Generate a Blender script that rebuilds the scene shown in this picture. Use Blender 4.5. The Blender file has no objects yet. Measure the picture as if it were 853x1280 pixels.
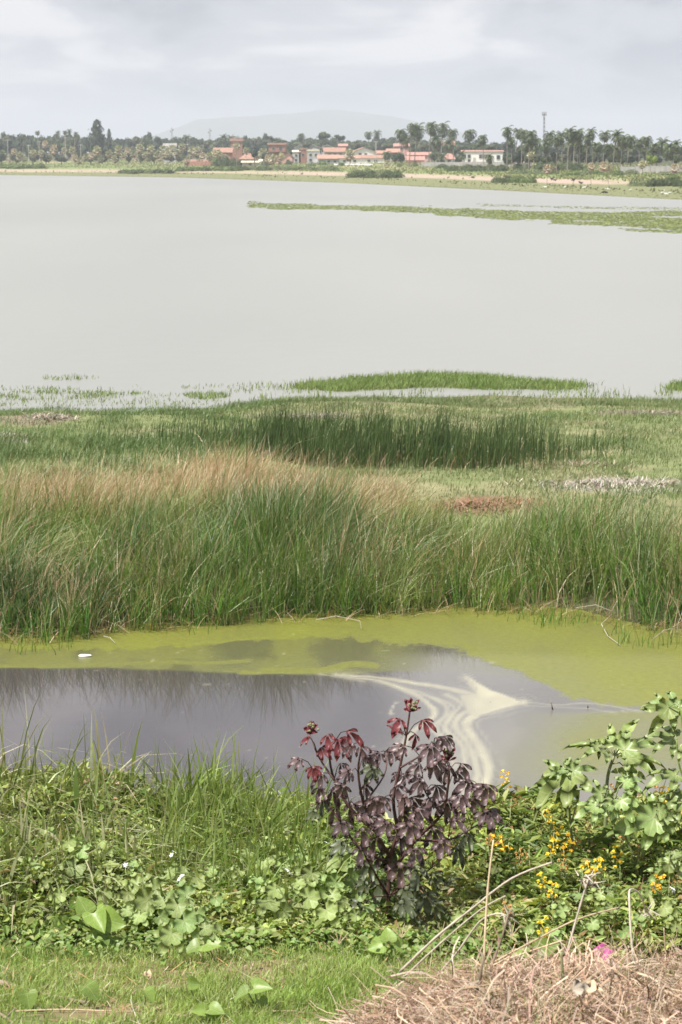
import bpy, math, random
import numpy as np
from mathutils import Vector, Matrix

# ------------------------------------------------------------------ camera, world, sun, exposure
random.seed(4)
RNG = np.random.default_rng(11)
SC = bpy.context.scene
COL = SC.collection
CAM_Z = 8.0
FPX = 3000.0                      # focal length in photo pixels (photo 853 x 1280)
PITCH = math.atan(450 / FPX)      # horizon on photo row 190

cam_d = bpy.data.cameras.new('camera')
cam = bpy.data.objects.new('camera', cam_d)
COL.objects.link(cam)
cam.location = (0, 0, CAM_Z)
cam.rotation_euler = (math.radians(90) - PITCH, 0, 0)
cam_d.sensor_fit = 'VERTICAL'
cam_d.sensor_height = 36
cam_d.lens = 36 * FPX / 1280
cam_d.clip_start = 0.1
cam_d.clip_end = 40000
cam_d.dof.use_dof = True
cam_d.dof.focus_distance = 16.0
cam_d.dof.aperture_fstop = 11.0
SC.camera = cam

SUN_EL, SUN_AZ = math.radians(60), math.radians(235)     # azimuth clockwise from +Y: behind left of the camera
world = bpy.data.worlds.new('World')
SC.world = world
world.use_nodes = True
def sky_nodes():
    nt = world.node_tree
    nt.nodes.clear()
    N, L = nt.nodes.new, nt.links.new
    out = N('ShaderNodeOutputWorld')
    bg = N('ShaderNodeBackground')
    bg.inputs['Strength'].default_value = 0.1
    L(bg.outputs[0], out.inputs['Surface'])
    sky = N('ShaderNodeTexSky')
    sky.sky_type = 'NISHITA'
    sky.sun_disc = False
    sky.sun_elevation = SUN_EL
    sky.sun_rotation = SUN_AZ
    sky.air_density = 1.0
    sky.dust_density = 2.0
    tc = N('ShaderNodeTexCoord')
    mp = N('ShaderNodeMapping')
    mp.inputs['Scale'].default_value = (1, 1, 3.2)
    mp.inputs['Location'].default_value = (0.37, 0.1, 0.0)
    L(tc.outputs['Generated'], mp.inputs['Vector'])
    def noise(scale, detail, rough, dist=0.0):
        n = N('ShaderNodeTexNoise')
        n.inputs['Scale'].default_value = scale
        n.inputs['Detail'].default_value = detail
        n.inputs['Roughness'].default_value = rough
        n.inputs['Distortion'].default_value = dist
        L(mp.outputs[0], n.inputs['Vector'])
        return n.outputs[0]
    def ramp(fac, stops):
        r = N('ShaderNodeValToRGB')
        r.color_ramp.interpolation = 'EASE'
        e = r.color_ramp.elements
        e[0].position, e[0].color = stops[0][0], (*stops[0][1], 1)
        e[1].position, e[1].color = stops[-1][0], (*stops[-1][1], 1)
        for p, c in stops[1:-1]:
            x = e.new(p)
            x.color = (*c, 1)
        L(fac, r.inputs[0])
        return r.outputs[0]
    shade = ramp(noise(11.0, 5, 0.5, 0.4), [(0.36, (SKY_LO * 0.91, SKY_LO * 0.96, SKY_LO * 1.10)), (0.50, (SKY_MID * 0.95, SKY_MID * 0.975, SKY_MID * 1.06)),
                                         (0.64, (SKY_HI * 1.0, SKY_HI * 0.985, SKY_HI * 1.0))])
    cover = ramp(noise(2.6, 3, 0.5), [(0.25, (0.86, 0.86, 0.86)), (0.6, (1, 1, 1))])
    mx = N('ShaderNodeMixRGB')
    L(cover, mx.inputs[0])
    L(sky.outputs[0], mx.inputs[1])
    L(shade, mx.inputs[2])
    L(mx.outputs[0], bg.inputs['Color'])
SKY_LO, SKY_MID, SKY_HI = 2.9, 4.0, 5.6
sky_nodes()

sun_d = bpy.data.lights.new('sun', 'SUN')
sun = bpy.data.objects.new('sun', sun_d)
COL.objects.link(sun)
sun_d.energy = 5.0
sun_d.angle = math.radians(0.8)
sun_d.color = (1.0, 0.955, 0.88)
_sd = Vector((math.sin(SUN_AZ) * math.cos(SUN_EL), math.cos(SUN_AZ) * math.cos(SUN_EL), math.sin(SUN_EL)))
sun.rotation_euler = (-_sd).to_track_quat('-Z', 'Y').to_euler()

SC.view_settings.view_transform = 'Standard'
SC.view_settings.look = 'None'
SC.view_settings.exposure = 0.72
SC.view_settings.gamma = 1.0
SC.view_settings.use_curve_mapping = False

# ------------------------------------------------------------------ pixel <-> world helpers (used to read real positions off the photograph)
_cp, _sp = math.cos(PITCH), math.sin(PITCH)
def ray(px, py):
    cx, cy = (px - 426.5) / FPX, (640 - py) / FPX
    return cx, _cp + cy * _sp, -_sp + cy * _cp
def at_d(px, py, d):
    x, y, z = ray(px, py)
    return Vector((x / y * d, d, CAM_Z + z / y * d))
def at_z(px, py, z0):
    x, y, z = ray(px, py)
    t = (z0 - CAM_Z) / z
    return Vector((x * t, y * t, z0))
def pix(x, y, z):
    dz = z - CAM_Z
    f = y * _cp - dz * _sp
    u = y * _sp + dz * _cp
    return 426.5 + FPX * x / f, 640 - FPX * u / f

def hash2(ix, iy, seed):
    h = (ix.astype(np.int64) * 374761393 + iy.astype(np.int64) * 668265263 + seed * 1442695041) & 0xffffffff
    h = ((h ^ (h >> 13)) * 1274126177) & 0xffffffff
    h = h ^ (h >> 16)
    return (h & 0xffff) / 65535.0
def vnoise(x, y, seed=0):
    x, y = np.asarray(x, float), np.asarray(y, float)
    ix, iy = np.floor(x), np.floor(y)
    fx, fy = x - ix, y - iy
    fx, fy = fx * fx * (3 - 2 * fx), fy * fy * (3 - 2 * fy)
    a, b = hash2(ix, iy, seed), hash2(ix + 1, iy, seed)
    c, d = hash2(ix, iy + 1, seed), hash2(ix + 1, iy + 1, seed)
    return (a * (1 - fx) + b * fx) * (1 - fy) + (c * (1 - fx) + d * fx) * fy
def fbm(x, y, seed=0, o=3):
    s, a, t = 0, 1, 0
    for k in range(o):
        s = s + a * vnoise(x * 2 ** k, y * 2 ** k, seed + k)
        t += a
        a *= 0.5
    return s / t
def sstep(a, b, x):
    t = np.clip((x - a) / (b - a), 0, 1)
    return t * t * (3 - 2 * t)
def lin(a, b, t):
    return a + (b - a) * t

# ------------------------------------------------------------------ ground height
SH_PX = [-400, 0, 215, 430, 640, 853, 1300]
SH_ROW = [217, 218, 221, 228, 238, 249, 262]
def shore_d(px):
    return CAM_Z * FPX / (np.interp(px, SH_PX, SH_ROW) - 190.0)
PE_PX = [-300, 0, 60, 130, 250, 330, 420, 560, 640, 740, 800, 853, 1200]
PE_ROW = [812, 808, 807, 797, 786, 779, 777, 768, 768, 774, 792, 800, 806]
def pond_edge(px):
    r = np.interp(px, PE_PX, PE_ROW)
    a = PITCH + np.arctan((r - 640) / FPX)
    return CAM_Z / np.tan(a)
G_D = [-20, 0, 5, 8, 9.5, 10, 11, 13, 20, 26, 28, 34]
G_Z = [6.4, 6.3, 5.5, 4.95, 4.72, 4.6, 4.3, 3.6, 1.4, 0.08, -0.3, -0.4]
def ground(x, y):
    x, y = np.asarray(x, float), np.asarray(y, float)
    px = 426.5 + FPX * x / np.maximum(y, 1.0) / 1.0
    near = np.interp(y, G_D, G_Z) + 0.05 * (fbm(x * 1.3, y * 1.3, 3) - 0.5) * (y > 3) * (y < 26)
    pe = pond_edge(np.clip(426.5 + FPX * x / 40.0, -300, 1200))
    t = y - pe
    mid = np.interp(t, [-4, -0.6, 0.5, 1.1, 2.2, 20], [-0.4, -0.15, -0.06, 0.02, 0.16, 0.32]) + 0.14 * (fbm(x * 0.3, y * 0.3, 9) - 0.5) * sstep(2, 6, t)
    sh = 3.2 * (1 - sstep(240, 400, 426.5 + FPX * x / 77.0)) + 5.5 * (fbm(x * 0.22, y * 0.10, 23) - 0.5)
    lakeside = np.interp(y + sh, [66, 74, 78.5, 82, 92, 130, 300], [1.0, 0.22, 0.0, -0.12, -0.3, -1.0, -1.6]) + 0.1 * (fbm(x * 0.25, y * 0.35, 21) - 0.5)
    mid = np.minimum(mid, lakeside)
    s = y / shore_d(np.clip(px, -400, 1300))
    far = np.interp(s, [0.6, 0.95, 1.0, 1.1, 1.25, 1.6, 2.0, 3.0, 8.0], [-1.6, -0.3, 0.0, 0.3, 1.0, 3.0, 4.5, 5.4, 6.0]) \
        + sstep(1.05, 1.3, s) * (fbm(x * 0.03, y * 0.012, 31) - 0.5) * 0.5
    far = np.where(y > 4500, np.interp(y, [4500, 16000], [5.6, 2.0]), far)
    return np.where(y < 34, near, np.where(y < 150, mid, far))
def gz(x, y):
    return float(ground(np.array([x]), np.array([y]))[0])
def hit(px, py, d0=300.0, d1=2600.0):
    """First point where the view ray through a photo pixel meets the ground between two distances."""
    D = np.linspace(d0, d1, 3000)
    x, y, z = ray(px, py)
    g = ground(x / y * D, D)
    k = np.argmax(CAM_Z + z / y * D <= g)
    d = float(D[k]) if (CAM_Z + z / y * D <= g).any() else d1
    return Vector((x / y * d, d, gz(x / y * d, d)))

# ------------------------------------------------------------------ mesh helpers
def build_mesh(name, V, quads=None, tris=None, col=None, smooth=False, mats=(), mat_idx=None):
    V = np.asarray(V, np.float32).reshape(-1, 3)
    q = np.asarray(quads, np.int32).reshape(-1, 4) if quads is not None and len(quads) else np.zeros((0, 4), np.int32)
    t = np.asarray(tris, np.int32).reshape(-1, 3) if tris is not None and len(tris) else np.zeros((0, 3), np.int32)
    me = bpy.data.meshes.new(name)
    me.vertices.add(len(V))
    me.vertices.foreach_set('co', V.ravel())
    me.loops.add(len(q) * 4 + len(t) * 3)
    me.loops.foreach_set('vertex_index', np.concatenate([q.ravel(), t.ravel()]))
    me.polygons.add(len(q) + len(t))
    starts = np.concatenate([np.arange(len(q)) * 4, len(q) * 4 + np.arange(len(t)) * 3]).astype(np.int32)
    me.polygons.foreach_set('loop_start', starts)
    if mat_idx is not None:
        me.polygons.foreach_set('material_index', np.asarray(mat_idx, np.int32))
    me.polygons.foreach_set('use_smooth', np.full(len(q) + len(t), smooth))
    me.update(calc_edges=True)
    if col is not None:
        a = me.color_attributes.new('col', 'FLOAT_COLOR', 'POINT')
        c = np.ones((len(V), 4), np.float32)
        c[:, :3] = col
        a.data.foreach_set('color', c.ravel())
    for m in mats:
        me.materials.append(m)
    return me
class MB:
    """Collects shapes into one mesh."""
    def __init__(s):
        s.V, s.Q, s.T, s.C, s.n = [], [], [], [], 0
    def add(s, V, Q=(), T=(), c=(0.5, 0.5, 0.5)):
        V = np.asarray(V, float).reshape(-1, 3)
        if len(Q):
            s.Q.append(np.asarray(Q, int).reshape(-1, 4) + s.n)
        if len(T):
            s.T.append(np.asarray(T, int).reshape(-1, 3) + s.n)
        s.V.append(V)
        c = np.asarray(c, float)
        s.C.append(np.broadcast_to(c, (len(V), 3)))
        s.n += len(V)
    def box(s, x0, x1, y0, y1, z0, z1, c=(0.5, 0.5, 0.5)):
        V = [(x, y, z) for z in (z0, z1) for y in (y0, y1) for x in (x0, x1)]
        s.add(V, [(0, 2, 3, 1), (4, 5, 7, 6), (0, 1, 5, 4), (1, 3, 7, 5), (3, 2, 6, 7), (2, 0, 4, 6)], c=c)
    def tube(s, P, R, n=6, c=(0.5, 0.5, 0.5), cap=True):
        P = np.asarray([tuple(p) for p in P], float)
        R = np.broadcast_to(np.asarray(R, float), (len(P),))
        T = np.gradient(P, axis=0)
        T /= np.linalg.norm(T, axis=1)[:, None] + 1e-9
        ref = np.array([0, 0, 1.0]) if abs(T[0, 2]) < 0.9 else np.array([1.0, 0, 0])
        V = []
        for i in range(len(P)):
            a = np.cross(T[i], ref)
            a /= np.linalg.norm(a) + 1e-9
            b = np.cross(T[i], a)
            for k in range(n):
                w = 2 * math.pi * k / n
                V.append(P[i] + R[i] * (math.cos(w) * a + math.sin(w) * b))
        Q = [(i * n + k, i * n + (k + 1) % n, (i + 1) * n + (k + 1) % n, (i + 1) * n + k) for i in range(len(P) - 1) for k in range(n)]
        Tr = []
        if cap:
            V += [P[0], P[-1]]
            m = len(P) * n
            Tr = [(m, (k + 1) % n, k) for k in range(n)] + [(m + 1, (len(P) - 1) * n + k, (len(P) - 1) * n + (k + 1) % n) for k in range(n)]
        s.add(V, Q, Tr, c)
    def ball(s, c0, r, nu=8, nv=5, c=(0.5, 0.5, 0.5), jit=0.0, seed=0):
        r = np.broadcast_to(np.asarray(r, float), (3,))
        rr = np.random.default_rng(seed)
        V = [(0, 0, -1)]
        for j in range(1, nv):
            a = -math.pi / 2 + math.pi * j / nv
            V += [(math.cos(a) * math.cos(2 * math.pi * k / nu), math.cos(a) * math.sin(2 * math.pi * k / nu), math.sin(a)) for k in range(nu)]
        V.append((0, 0, 1))
        V = np.array(V) * (1 + jit * (rr.random((len(V), 1)) - 0.5))
        T = [(0, 1 + (k + 1) % nu, 1 + k) for k in range(nu)]
        Q = [(1 + j * nu + k, 1 + j * nu + (k + 1) % nu, 1 + (j + 1) * nu + (k + 1) % nu, 1 + (j + 1) * nu + k) for j in range(nv - 2) for k in range(nu)]
        m = 1 + (nv - 2) * nu
        T += [(m + k, m + (k + 1) % nu, m + nu) for k in range(nu)]
        s.add(V * r + np.asarray(c0, float), Q, T, c)
    def mesh(s, name, m, smooth=False):
        return build_mesh(name, np.concatenate(s.V), np.concatenate(s.Q) if s.Q else None, np.concatenate(s.T) if s.T else None,
                          np.concatenate(s.C), smooth, [m])
def link(name, me, parent=None, loc=(0, 0, 0)):
    o = bpy.data.objects.new(name, me)
    COL.objects.link(o)
    o.location = loc
    if parent:
        o.parent = parent
    return o
def tag(o, label, cat, group=None, kind=None):
    o['label'] = label
    if cat:
        o['category'] = cat
    if group:
        o['group'] = group
    if kind:
        o['kind'] = kind
    return o
def thing(name, loc, label, cat, group=None):
    return tag(link(name, None, None, loc), label, cat, group)
def struct(o):
    o['kind'] = 'structure'
    return o
ORD = ['first', 'second', 'third', 'fourth', 'fifth', 'sixth', 'seventh', 'eighth', 'ninth', 'tenth', 'eleventh', 'twelfth', 'thirteenth', 'fourteenth',
       'fifteenth', 'sixteenth', 'seventeenth', 'eighteenth', 'nineteenth', 'twentieth', 'twenty-first', 'twenty-second', 'twenty-third', 'twenty-fourth',
       'twenty-fifth', 'twenty-sixth', 'twenty-seventh', 'twenty-eighth', 'twenty-ninth', 'thirtieth']
for _t, _n in (('thirty', 'thirtieth'), ('forty', 'fortieth'), ('fifty', 'fiftieth')):
    ORD += [f'{_t}-{w}' for w in ORD[:9]]
    ORD.append({'thirty': 'fortieth', 'forty': 'fiftieth', 'fifty': 'sixtieth'}[_t])
def place_words(pxs, marks):
    """For each column: which one it is, counted rightwards from the landmark on its left."""
    out, cnt = [None] * len(pxs), {}
    for i in sorted(range(len(pxs)), key=lambda k: pxs[k]):
        m = [w for p, w in marks if p <= pxs[i]]
        w = m[-1] if m else marks[0][1]
        cnt[w] = cnt.get(w, 0) + 1
        out[i] = (ORD[cnt[w] - 1], w)
    return out

# strips: n ribbons of k points each
def strips(P, W, side, colr):
    """P (n,k,3), W (n,k), side (n,3) unit, colr (n,k,3) -> verts, quads, colours"""
    n, k, _ = P.shape
    off = side[:, None, :] * W[:, :, None] * 0.5
    V = np.stack([P - off, P + off], axis=2).reshape(-1, 3)
    base = (np.arange(n) * k * 2)[:, None] + (np.arange(k - 1) * 2)[None, :]
    Q = np.stack([base, base + 1, base + 3, base + 2], axis=-1).reshape(-1, 4)
    C = np.repeat(colr[:, :, None, :], 2, axis=2).reshape(-1, 3)
    return V, Q, C
def blades(P, h, w, lean, face, c0, c1, k=4, bend=1.8, droop=0.35):
    n = len(P)
    t = np.linspace(0, 1, k)[None, :]
    L = np.linalg.norm(lean, axis=1)[:, None]
    X = P[:, None, :].repeat(k, 1).astype(float)
    X[:, :, :2] += lean[:, None, :] * (t ** bend)[:, :, None]
    X[:, :, 2] += h[:, None] * t - droop * np.minimum(L, h[:, None]) * t ** 3
    W = w[:, None] * np.clip(1.0 - t ** 2.2, 0.06, 1)
    side = np.stack([np.cos(face), np.sin(face), np.zeros(n)], -1)
    C = c0[:, None, :] * (1 - t[:, :, None]) + c1[:, None, :] * t[:, :, None]
    return strips(X, W, side, C)
def pick(palette, idx, rng, jit=0.18):
    c = np.asarray(palette, float)[idx]
    return c * (1 + jit * (rng.random((len(idx), 1)) * 2 - 1)) * (1 + 0.08 * (rng.random((len(idx), 3)) * 2 - 1))

# ------------------------------------------------------------------ materials
def new_mat(name):
    m = bpy.data.materials.new(name)
    m.use_nodes = True
    nt = m.node_tree
    nt.nodes.clear()
    out = nt.nodes.new('ShaderNodeOutputMaterial')
    b = nt.nodes.new('ShaderNodeBsdfPrincipled')
    nt.links.new(b.outputs[0], out.inputs['Surface'])
    return m, nt, out, b
def add_trans(nt, out, b, colsock, amt):
    tr = nt.nodes.new('ShaderNodeBsdfTranslucent')
    mx = nt.nodes.new('ShaderNodeMixShader')
    mx.inputs[0].default_value = amt
    g = nt.nodes.new('ShaderNodeMixRGB')
    g.blend_type = 'MULTIPLY'
    g.inputs[0].default_value = 1
    g.inputs[2].default_value = (1.25, 1.2, 0.55, 1)
    nt.links.new(colsock, g.inputs[1])
    nt.links.new(g.outputs[0], tr.inputs[0])
    nt.links.new(b.outputs[0], mx.inputs[1])
    nt.links.new(tr.outputs[0], mx.inputs[2])
    nt.links.new(mx.outputs[0], out.inputs['Surface'])
def attr_mat(name, rough=0.6, spec=0.3, trans=0.2, nscale=3.0, namt=0.25):
    m, nt, out, b = new_mat(name)
    a = nt.nodes.new('ShaderNodeAttribute')
    a.attribute_name = 'col'
    n = nt.nodes.new('ShaderNodeTexNoise')
    n.inputs['Scale'].default_value = nscale
    n.inputs['Detail'].default_value = 3
    g = nt.nodes.new('ShaderNodeNewGeometry')
    nt.links.new(g.outputs['Position'], n.inputs['Vector'])
    mr = nt.nodes.new('ShaderNodeMapRange')
    mr.inputs[1].default_value, mr.inputs[2].default_value = 0.3, 0.7
    mr.inputs[3].default_value, mr.inputs[4].default_value = 1 - namt, 1 + namt
    nt.links.new(n.outputs[0], mr.inputs[0])
    mu = nt.nodes.new('ShaderNodeMixRGB')
    mu.blend_type = 'MULTIPLY'
    mu.inputs[0].default_value = 1
    nt.links.new(a.outputs['Color'], mu.inputs[1])
    nt.links.new(mr.outputs[0], mu.inputs[2])
    nt.links.new(mu.outputs[0], b.inputs['Base Color'])
    b.inputs['Roughness'].default_value = rough
    b.inputs['Specular IOR Level'].default_value = spec
    if trans:
        add_trans(nt, out, b, mu.outputs[0], trans)
    return m
def plain_mat(name, c0, c1, rough=0.7, spec=0.3, nscale=8.0, trans=0.0, obj_var=0.0, bump=0.0, hue=0.0, vein=0.0):
    """Two tones mixed by noise, with some variation from one object to the next."""
    m, nt, out, b = new_mat(name)
    N, L = nt.nodes.new, nt.links.new
    n = N('ShaderNodeTexNoise')
    n.inputs['Scale'].default_value = nscale
    n.inputs['Detail'].default_value = 4
    tc = N('ShaderNodeTexCoord')
    L(tc.outputs['Object'], n.inputs['Vector'])
    r = N('ShaderNodeMapRange')
    r.inputs[1].default_value, r.inputs[2].default_value = 0.32, 0.68
    L(n.outputs[0], r.inputs[0])
    mx = N('ShaderNodeMixRGB')
    mx.inputs[1].default_value = (*c0, 1)
    mx.inputs[2].default_value = (*c1, 1)
    L(r.outputs[0], mx.inputs[0])
    sock = mx.outputs[0]
    if obj_var or hue:
        oi = N('ShaderNodeObjectInfo')
        h = N('ShaderNodeHueSaturation')
        v = N('ShaderNodeMapRange')
        v.inputs[3].default_value, v.inputs[4].default_value = 1 - obj_var, 1 + obj_var
        L(oi.outputs['Random'], v.inputs[0])
        L(v.outputs[0], h.inputs['Value'])
        if hue:
            ml = N('ShaderNodeMath')
            ml.operation = 'MULTIPLY'
            ml.inputs[1].default_value = 7.31
            L(oi.outputs['Random'], ml.inputs[0])
            fr = N('ShaderNodeMath')
            fr.operation = 'FRACT'
            L(ml.outputs[0], fr.inputs[0])
            v2 = N('ShaderNodeMapRange')
            v2.inputs[3].default_value, v2.inputs[4].default_value = 0.5 - hue, 0.5 + hue
            L(fr.outputs[0], v2.inputs[0])
            L(v2.outputs[0], h.inputs['Hue'])
        L(sock, h.inputs['Color'])
        sock = h.outputs[0]
    if vein:                                       # pale veins running out along each lobe (vein = angle between lobes)
        sp = N('ShaderNodeSeparateXYZ')
        L(tc.outputs['Object'], sp.inputs[0])
        def math_(op, a_, b_=None):
            x_ = N('ShaderNodeMath')
            x_.operation = op
            for i_, v_ in enumerate((a_, b_)):
                if v_ is None:
                    continue
                if isinstance(v_, (int, float)):
                    x_.inputs[i_].default_value = v_
                else:
                    L(v_, x_.inputs[i_])
            return x_.outputs[0]
        ang = math_('DIVIDE', math_('ARCTAN2', sp.outputs[0], sp.outputs[1]), vein)
        fr_ = math_('ABSOLUTE', math_('SUBTRACT', math_('FRACT', math_('ADD', ang, 0.5)), 0.5))
        rad = math_('SQRT', math_('ADD', math_('POWER', sp.outputs[0], 2.0), math_('POWER', sp.outputs[1], 2.0)))
        dist = math_('MULTIPLY', math_('MULTIPLY', fr_, vein), rad)
        side_ = math_('ABSOLUTE', math_('SUBTRACT', math_('FRACT', math_('SUBTRACT', math_('MULTIPLY', rad, 7.0), math_('MULTIPLY', dist, 6.0))), 0.5))
        v1 = math_('LESS_THAN', dist, 0.016)
        v2 = math_('MULTIPLY', math_('LESS_THAN', side_, 0.055), 0.45)
        vm = math_('MULTIPLY', math_('MAXIMUM', v1, v2), 0.5)
        mv = N('ShaderNodeMixRGB')
        L(vm, mv.inputs[0])
        L(sock, mv.inputs[1])
        mv.inputs[2].default_value = (0.42, 0.46, 0.24, 1)
        sock = mv.outputs[0]
    L(sock, b.inputs['Base Color'])
    b.inputs['Roughness'].default_value = rough
    b.inputs['Specular IOR Level'].default_value = spec
    if bump:
        bp = N('ShaderNodeBump')
        bp.inputs['Strength'].default_value = bump
        bp.inputs['Distance'].default_value = 0.02
        L(n.outputs[0], bp.inputs['Height'])
        L(bp.outputs[0], b.inputs['Normal'])
    if trans:
        add_trans(nt, out, b, sock, trans)
    return m
M = {}
M['grass'] = attr_mat('grass_blade', 0.55, 0.35, 0.25, 2.0, 0.15)
M['reed'] = attr_mat('reed_blade', 0.42, 0.5, 0.2, 0.9, 0.2)
M['dry'] = attr_mat('dry_stem', 0.8, 0.15, 0.1, 5.0, 0.2)
M['weed'] = attr_mat('weed_leaf', 0.5, 0.35, 0.28, 6.0, 0.2)
M['ground'] = attr_mat('ground_soil', 0.95, 0.1, 0.0, 1.7, 0.22)
M['far_leaf'] = attr_mat('far_foliage', 0.65, 0.2, 0.15, 0.25, 0.3)
M['frond'] = attr_mat('palm_frond', 0.5, 0.35, 0.15, 0.5, 0.15)
M['wood'] = plain_mat('bark', (0.16, 0.13, 0.10), (0.28, 0.24, 0.19), 0.9, 0.1, 4, obj_var=0.2)
M['trunk'] = plain_mat('palm_bark', (0.20, 0.17, 0.14), (0.32, 0.28, 0.23), 0.9, 0.1, 2, obj_var=0.25)
M['stick'] = plain_mat('dead_stick', (0.10, 0.075, 0.05), (0.30, 0.25, 0.18), 0.85, 0.15, 14)
M['straw'] = plain_mat('dry_straw', (0.40, 0.30, 0.19), (0.55, 0.44, 0.30), 0.75, 0.2, 18, obj_var=0.2)
M['greystalk'] = plain_mat('weathered_stalk', (0.36, 0.31, 0.25), (0.52, 0.47, 0.39), 0.8, 0.2, 18, obj_var=0.15)
M['leaf_pale'] = plain_mat('pale_lobed_leaf', (0.19, 0.27, 0.075), (0.27, 0.35, 0.13), 0.40, 0.5, 9, 0.22, 0.22, 0.0, 0.015, vein=0.95)
M['leaf_vine'] = plain_mat('vine_leaf', (0.20, 0.29, 0.075), (0.30, 0.38, 0.15), 0.5, 0.4, 14, 0.28, 0.25, 0.0, 0.02, vein=1.0)
M['leaf_heart'] = plain_mat('heart_leaf', (0.16, 0.26, 0.045), (0.24, 0.33, 0.08), 0.42, 0.45, 10, 0.3, 0.2, vein=1.4)
M['leaf_purple'] = plain_mat('purple_leaf', (0.075, 0.043, 0.046), (0.145, 0.094, 0.098), 0.44, 0.65, 12, 0.15, 0.35, 0.0, 0.014)
M['leaf_red'] = plain_mat('young_red_leaf', (0.12, 0.022, 0.028), (0.20, 0.045, 0.052), 0.45, 0.5, 12, 0.3, 0.2)
M['leaf_dusk'] = plain_mat('green_purple_leaf', (0.065, 0.09, 0.04), (0.13, 0.14, 0.085), 0.45, 0.5, 10, 0.15, 0.25)
M['stem_purple'] = plain_mat('purple_stem', (0.05, 0.02, 0.02), (0.10, 0.05, 0.04), 0.55, 0.4, 20)
M['stem_green'] = plain_mat('green_stem', (0.17, 0.22, 0.09), (0.26, 0.26, 0.14), 0.6, 0.3, 20)
M['petal_y'] = plain_mat('yellow_petal', (0.82, 0.55, 0.04), (0.86, 0.68, 0.08), 0.5, 0.3, 30, 0.25, 0.1, 0.0, 0.015)
M['petal_o'] = plain_mat('faded_orange_petal', (0.42, 0.22, 0.08), (0.55, 0.36, 0.14), 0.6, 0.2, 30, 0.2, 0.2)
M['petal_pink'] = plain_mat('pink_petal', (0.62, 0.10, 0.42), (0.72, 0.20, 0.55), 0.5, 0.3, 25, 0.3)
M['white'] = plain_mat('white_surface', (0.70, 0.70, 0.68), (0.82, 0.82, 0.80), 0.6, 0.3, 6)
M['black'] = plain_mat('black_feather', (0.02, 0.018, 0.016), (0.04, 0.035, 0.03), 0.7, 0.3, 6)
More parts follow.
